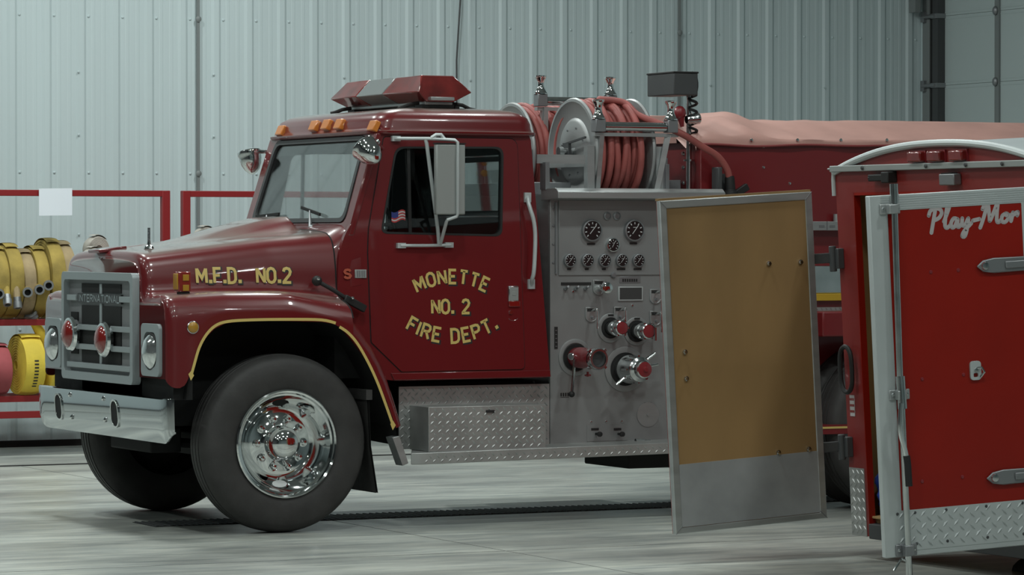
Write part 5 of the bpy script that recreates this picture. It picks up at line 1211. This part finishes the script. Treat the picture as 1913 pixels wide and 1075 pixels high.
# ================================================================== HOSE RACKS AT THE BACK WALL
RY = 8.0
def rack(x0, x1, label, shelves, name='hose_rack', mids=()):
    rk = empty(name, ((x0 + x1) / 2, RY + .28, 0), label, 'hose rack', None)
    for yy in (RY, RY + .56):
        for xx in (x0, x1):
            m_ = MB(); m_.box(xx - .034, xx + .034, yy, yy + .06, 0, 2.135 if yy == RY else zA); build(m_, 'post', REDRACK, rk, bev=.004)
    m_ = MB(); m_.box(x0, x1, RY + .005, RY + .055, 2.085, 2.135); build(m_, 'top_rail', REDRACK, rk, bev=.004)
    for (za, a0, a1) in shelves:
        m_ = MB(); m_.box(a0, a1, RY + .01, RY + .05, za - .05, za); m_.box(a0, a1, RY + .51, RY + .55, za - .05, za); [m_.box(a0, a1, RY + .10 + .09 * k, RY + .125 + .09 * k, za - .02, za - .002) for k in range(5)]; build(m_, 'shelf', REDRACK, rk, bev=.003)
    m_ = MB()
    for xx in (x0, x1): m_.box(xx - .02, xx + .02, RY + .03, RY + .53, .30, .34)
    m_.box(x0, x1, RY + .01, RY + .05, .305, .36); build(m_, 'cross_bar', REDRACK, rk, bev=.003)
    return rk
XA = XZ(311, 400, RY)[0]; XB = XZ(349, 400, RY)[0]
zA = at(60, 597, y=RY).z; zB = at(40, 740, y=RY).z
RK1 = rack(-1.6, XA, 'red tube hose rack with a paper notice on its top rail', [(zA, -1.6, XA), (zB, -1.6, XA)])
RK2 = rack(XB, XB + 3.6, 'red tube hose rack standing behind the fire truck cab', [(zA, XB, XB + 3.6), (zB, XB, XB + 3.6)])
a = at(73, 352, y=RY - .012); b = at(135, 403, y=RY - .012)
m_ = MB(); m_.grid([[Vector((lerp(a.x, b.x, u), RY - .010 - .006 * sin(u * 3), lerp(a.z, b.z, v) + (.004 * (u - .5)))) for u in (0, .25, .5, .75, 1)] for v in (0, .33, .66, 1)])
m_.grid([[Vector((lerp(a.x, b.x, u), RY - .0085 - .006 * sin(u * 3), lerp(a.z, b.z, v) + (.004 * (u - .5)))) for u in (0, .25, .5, .75, 1)] for v in (0, .33, .66, 1)])
build(m_, 'paper_notice', PAPER, None, label='blank white paper notice hanging from the red top rail of the hose rack', cat='paper', fix=False)
def coil(c, ax, R, w, m_c, label, group, coup=None, name='hose_roll', marks=False):
    """a flat hose rolled up on itself: wraps shown on both faces, end coupling on the front"""
    c = Vector(c); ax = Vector(ax).normalized(); h = w / 2; prof = [(.035, -h * .8)]; r = .035; n = max(6, int(R / .022)); dr_ = (R - .035) / n
    for k in range(n):
        prof += [(r + dr_ * .12, -h), (r + dr_ * .85, -h * .985), (r + dr_, -h * .88)]; r += dr_
    prof += [(R + .004, -h * .6), (R + .007, 0), (R + .004, h * .6)]
    for k in range(n):
        prof += [(r, h * .88), (r - dr_ * .15, h * .985), (r - dr_ * .88, h)]; r -= dr_
    prof += [(.035, h * .8), (.035, -h * .8)]
    mm = MB(); mm.lathe(prof, c, ax, 48); o = build(mm, name, m_c, None, ang=50, label=label, cat='hose roll', group=group)
    e = ax.cross(Vector((0, 0, 1))).normalized()
    if e.y > 0: e = -e
    # loose end overlapping the outer wrap
    mm = MB(); rows = []
    for k in range(10):
        a = radians(62 + 8 * k); rr = R + .020 - .0014 * k; p = c + (e * cos(a) + Vector((0, 0, 1)) * sin(a)) * rr; rows.append([p - ax * h * .96, p - ax * h * .5 + (p - c).normalized() * .004, p + ax * h * .5 + (p - c).normalized() * .004, p + ax * h * .96])
    mm.grid(rows); mm.grid([[q - (q - c).normalized() * .018 for q in r_] for r_ in rows]); build(mm, 'outer_wrap', m_c, o)
    if coup:
        q, d, L, rr = coup; q = Vector(q); d = Vector(d).normalized(); mm = MB(); mm.lathe([(rr * .62, L * .2), (rr * .62, L + .004), (rr * .95, L + .004), (rr, L * .8), (rr, L * .45), (rr * .85, L * .4), (rr * .85, 0), (rr * .62, 0)], q, d, 20); cp_ = build(mm, 'coupling', STEEL, o)
        mm = MB(); mm.lathe([(rr * .6, L * .25), (0, L * .25)], q, d, 16); build(mm, 'coupling_bore', DEEP_BLACK, cp_)
        mm = MB(); pp = q - d * .16 + Vector((0, .02, .03)); mm.tube([pp, lerp(pp, q, .6), q + d * .01], [.028, rr * .75, rr * .78], 10); build(mm, 'hose_end', m_c, o)
    if marks:
        mm = MB()
        for k in range(9):
            a = radians(-42 + 6.5 * k); rr = R + .009; t_ = -e * 0
            p = lambda da, s_: c + (e * cos(a + da) + Vector((0, 0, 1)) * sin(a + da)) * rr + ax * s_
            mm.face([p(-.03, -.018), p(-.03, .018), p(.02, .018), p(.02, -.018)])
        build(mm, 'print_marks', LABEL, o, smooth=False, fix=False)
    return o
U = 'hose rolls on the upper shelf of the rack'; LW = 'hose rolls on the lower shelf of the rack'
def rc(px, top, bot, y): 
    t = at(px, top, y=y); b = at(px, bot, y=y); return (t.x, y, (t.z + b.z) / 2), (t.z - b.z) / 2
YR_ = RY + .27
def up(px, R, w, m_c, label, coup_px=None, tilt=0.0, dz=0, y=None, kind=0):
    y = y or YR_; q = at(px, 560, y=y); c = Vector((q.x, y, zA + R + .006 + dz)); cp = None
    if coup_px:
        if kind == 0: cq = at(coup_px[0], coup_px[1], y=RY - .055); cp = (cq, (-.25, -1, -.05), .05, .042)
        else: cq = at(coup_px[0], coup_px[1], y=RY - .03); cp = (cq, (-.1 if kind == 1 else 0, -.55 if kind == 1 else -.25, -1), .085, .036)
    return coil(c, (1, tilt, 0), R, w, m_c, label, U, cp)
up(-14, .285, .11, YHOSE, 'worn yellow hose roll cut off by the picture edge, upper rack shelf', (-2, 549), .0)
up(12, .295, .115, YHOSE, 'worn yellow hose roll on the upper rack shelf, black coupling hanging down', (13, 552), .0, kind=1)
up(38, .272, .10, THOSE, 'low faded tan hose roll on the upper rack shelf, chrome end hanging below', (32, 556), .0, kind=2)
up(62, .285, .105, YHOSE, 'worn yellow hose roll in the middle of the upper shelf with an open ring coupling', (51, 546), .0)
up(88, .315, .115, YHOSE, 'tallest yellow hose roll on the upper rack shelf', (73, 541), .0)
up(111, .305, .10, THOSE, 'brownish hose roll leaning against the tallest yellow one', (90, 533), .0)
up(134, .235, .11, THOSE, 'small pale tan hose roll beside the brownish one, partly behind the truck', None, .02)
# white rolls behind the hood, on short upper shelves of the racks
def white(px, top, R, rk, label, x0, x1, yc=RY + .28):
    t = at(px, top, y=RY + .30); zs_ = t.z - 2 * R - .012
    m_ = MB(); m_.box(x0, x1, RY + .05, RY + .51, zs_ - .025, zs_); build(m_, 'short_shelf', REDRACK, rk, bev=.003)
    coil((t.x, yc, zs_ + R + .006), (.30, -1, 0), R, .09, WHOSE, label, 'white hose rolls behind the hood')
x150 = XZ(150, 470, RY + .3)[0]; xm = XZ(171, 470, RY + .3)[0]
white(163, 463, .085, RK1, 'white hose roll low behind the front of the hood', x150, xm, RY + .17)
white(184, 441, .105, RK1, 'white hose roll rising highest behind the front of the hood', xm + .01, XA - .04, RY + .36)
white(381, 424, .105, RK2, 'white hose roll behind the hood beside a red rack post', XB + .04, XB + .6)
def low(px, R, w, m_c, label, tilt=0, marks=False, y=None):
    y = y or RY + .13; q = at(px, 690, y=y); return coil((q.x, y, zB + R + .006), (1, tilt, 0), R, w, m_c, label, LW, None, marks=marks)
low(-6, .20, .12, RHOSE, 'pink red hose roll at the left end of the lower rack shelf', .05)
low(48, .235, .17, YHOSEB, 'bright yellow hose roll with black printing on the lower rack shelf', .05, True)
low(97, .235, .16, YHOSEB, 'bright yellow hose roll half hidden behind the far headlight', .05)
q = at(62, 598, y=RY + .10); p2 = at(85, 640, y=RY + .12)
m_ = MB(); m_.tube([p2 + Vector((.05, .05, -.06)), p2, lerp(p2, q, .5), q], [.05, .05, .042, .038], 14); he = build(m_, 'hose_end', YHOSEB, None, label='brown yellow hose end with a ring coupling sticking up from the lower shelf', cat='hose')
m_ = MB(); d = (q - p2).normalized(); m_.lathe([(.044, 0), (.052, .01), (.052, .035), (.058, .04), (.058, .055), (.046, .06), (.044, .03)], q, d, 20); build(m_, 'coupling', STEEL, he)
q = at(140, 722, y=RY + .2); coil((q.x + .05, RY + .27, zB + .12), (.3, -1, .0), .11, .09, WHOSE, 'white hose roll seen between grille and chrome bumper', LW)
# thin cord hanging down the back wall
a = at(860, 0, y=9.2); b = at(853, 112, y=9.2); m_ = MB(); m_.tube([(a.x + .02, 9.2, ZC), a, lerp(a, b, .5), b, b + Vector((.0, 0, -.9))], .008, 6); build(m_, 'hanging_cord', DGREY, None, label='thin dark cord hanging down the white wall above the cab', cat='cord')
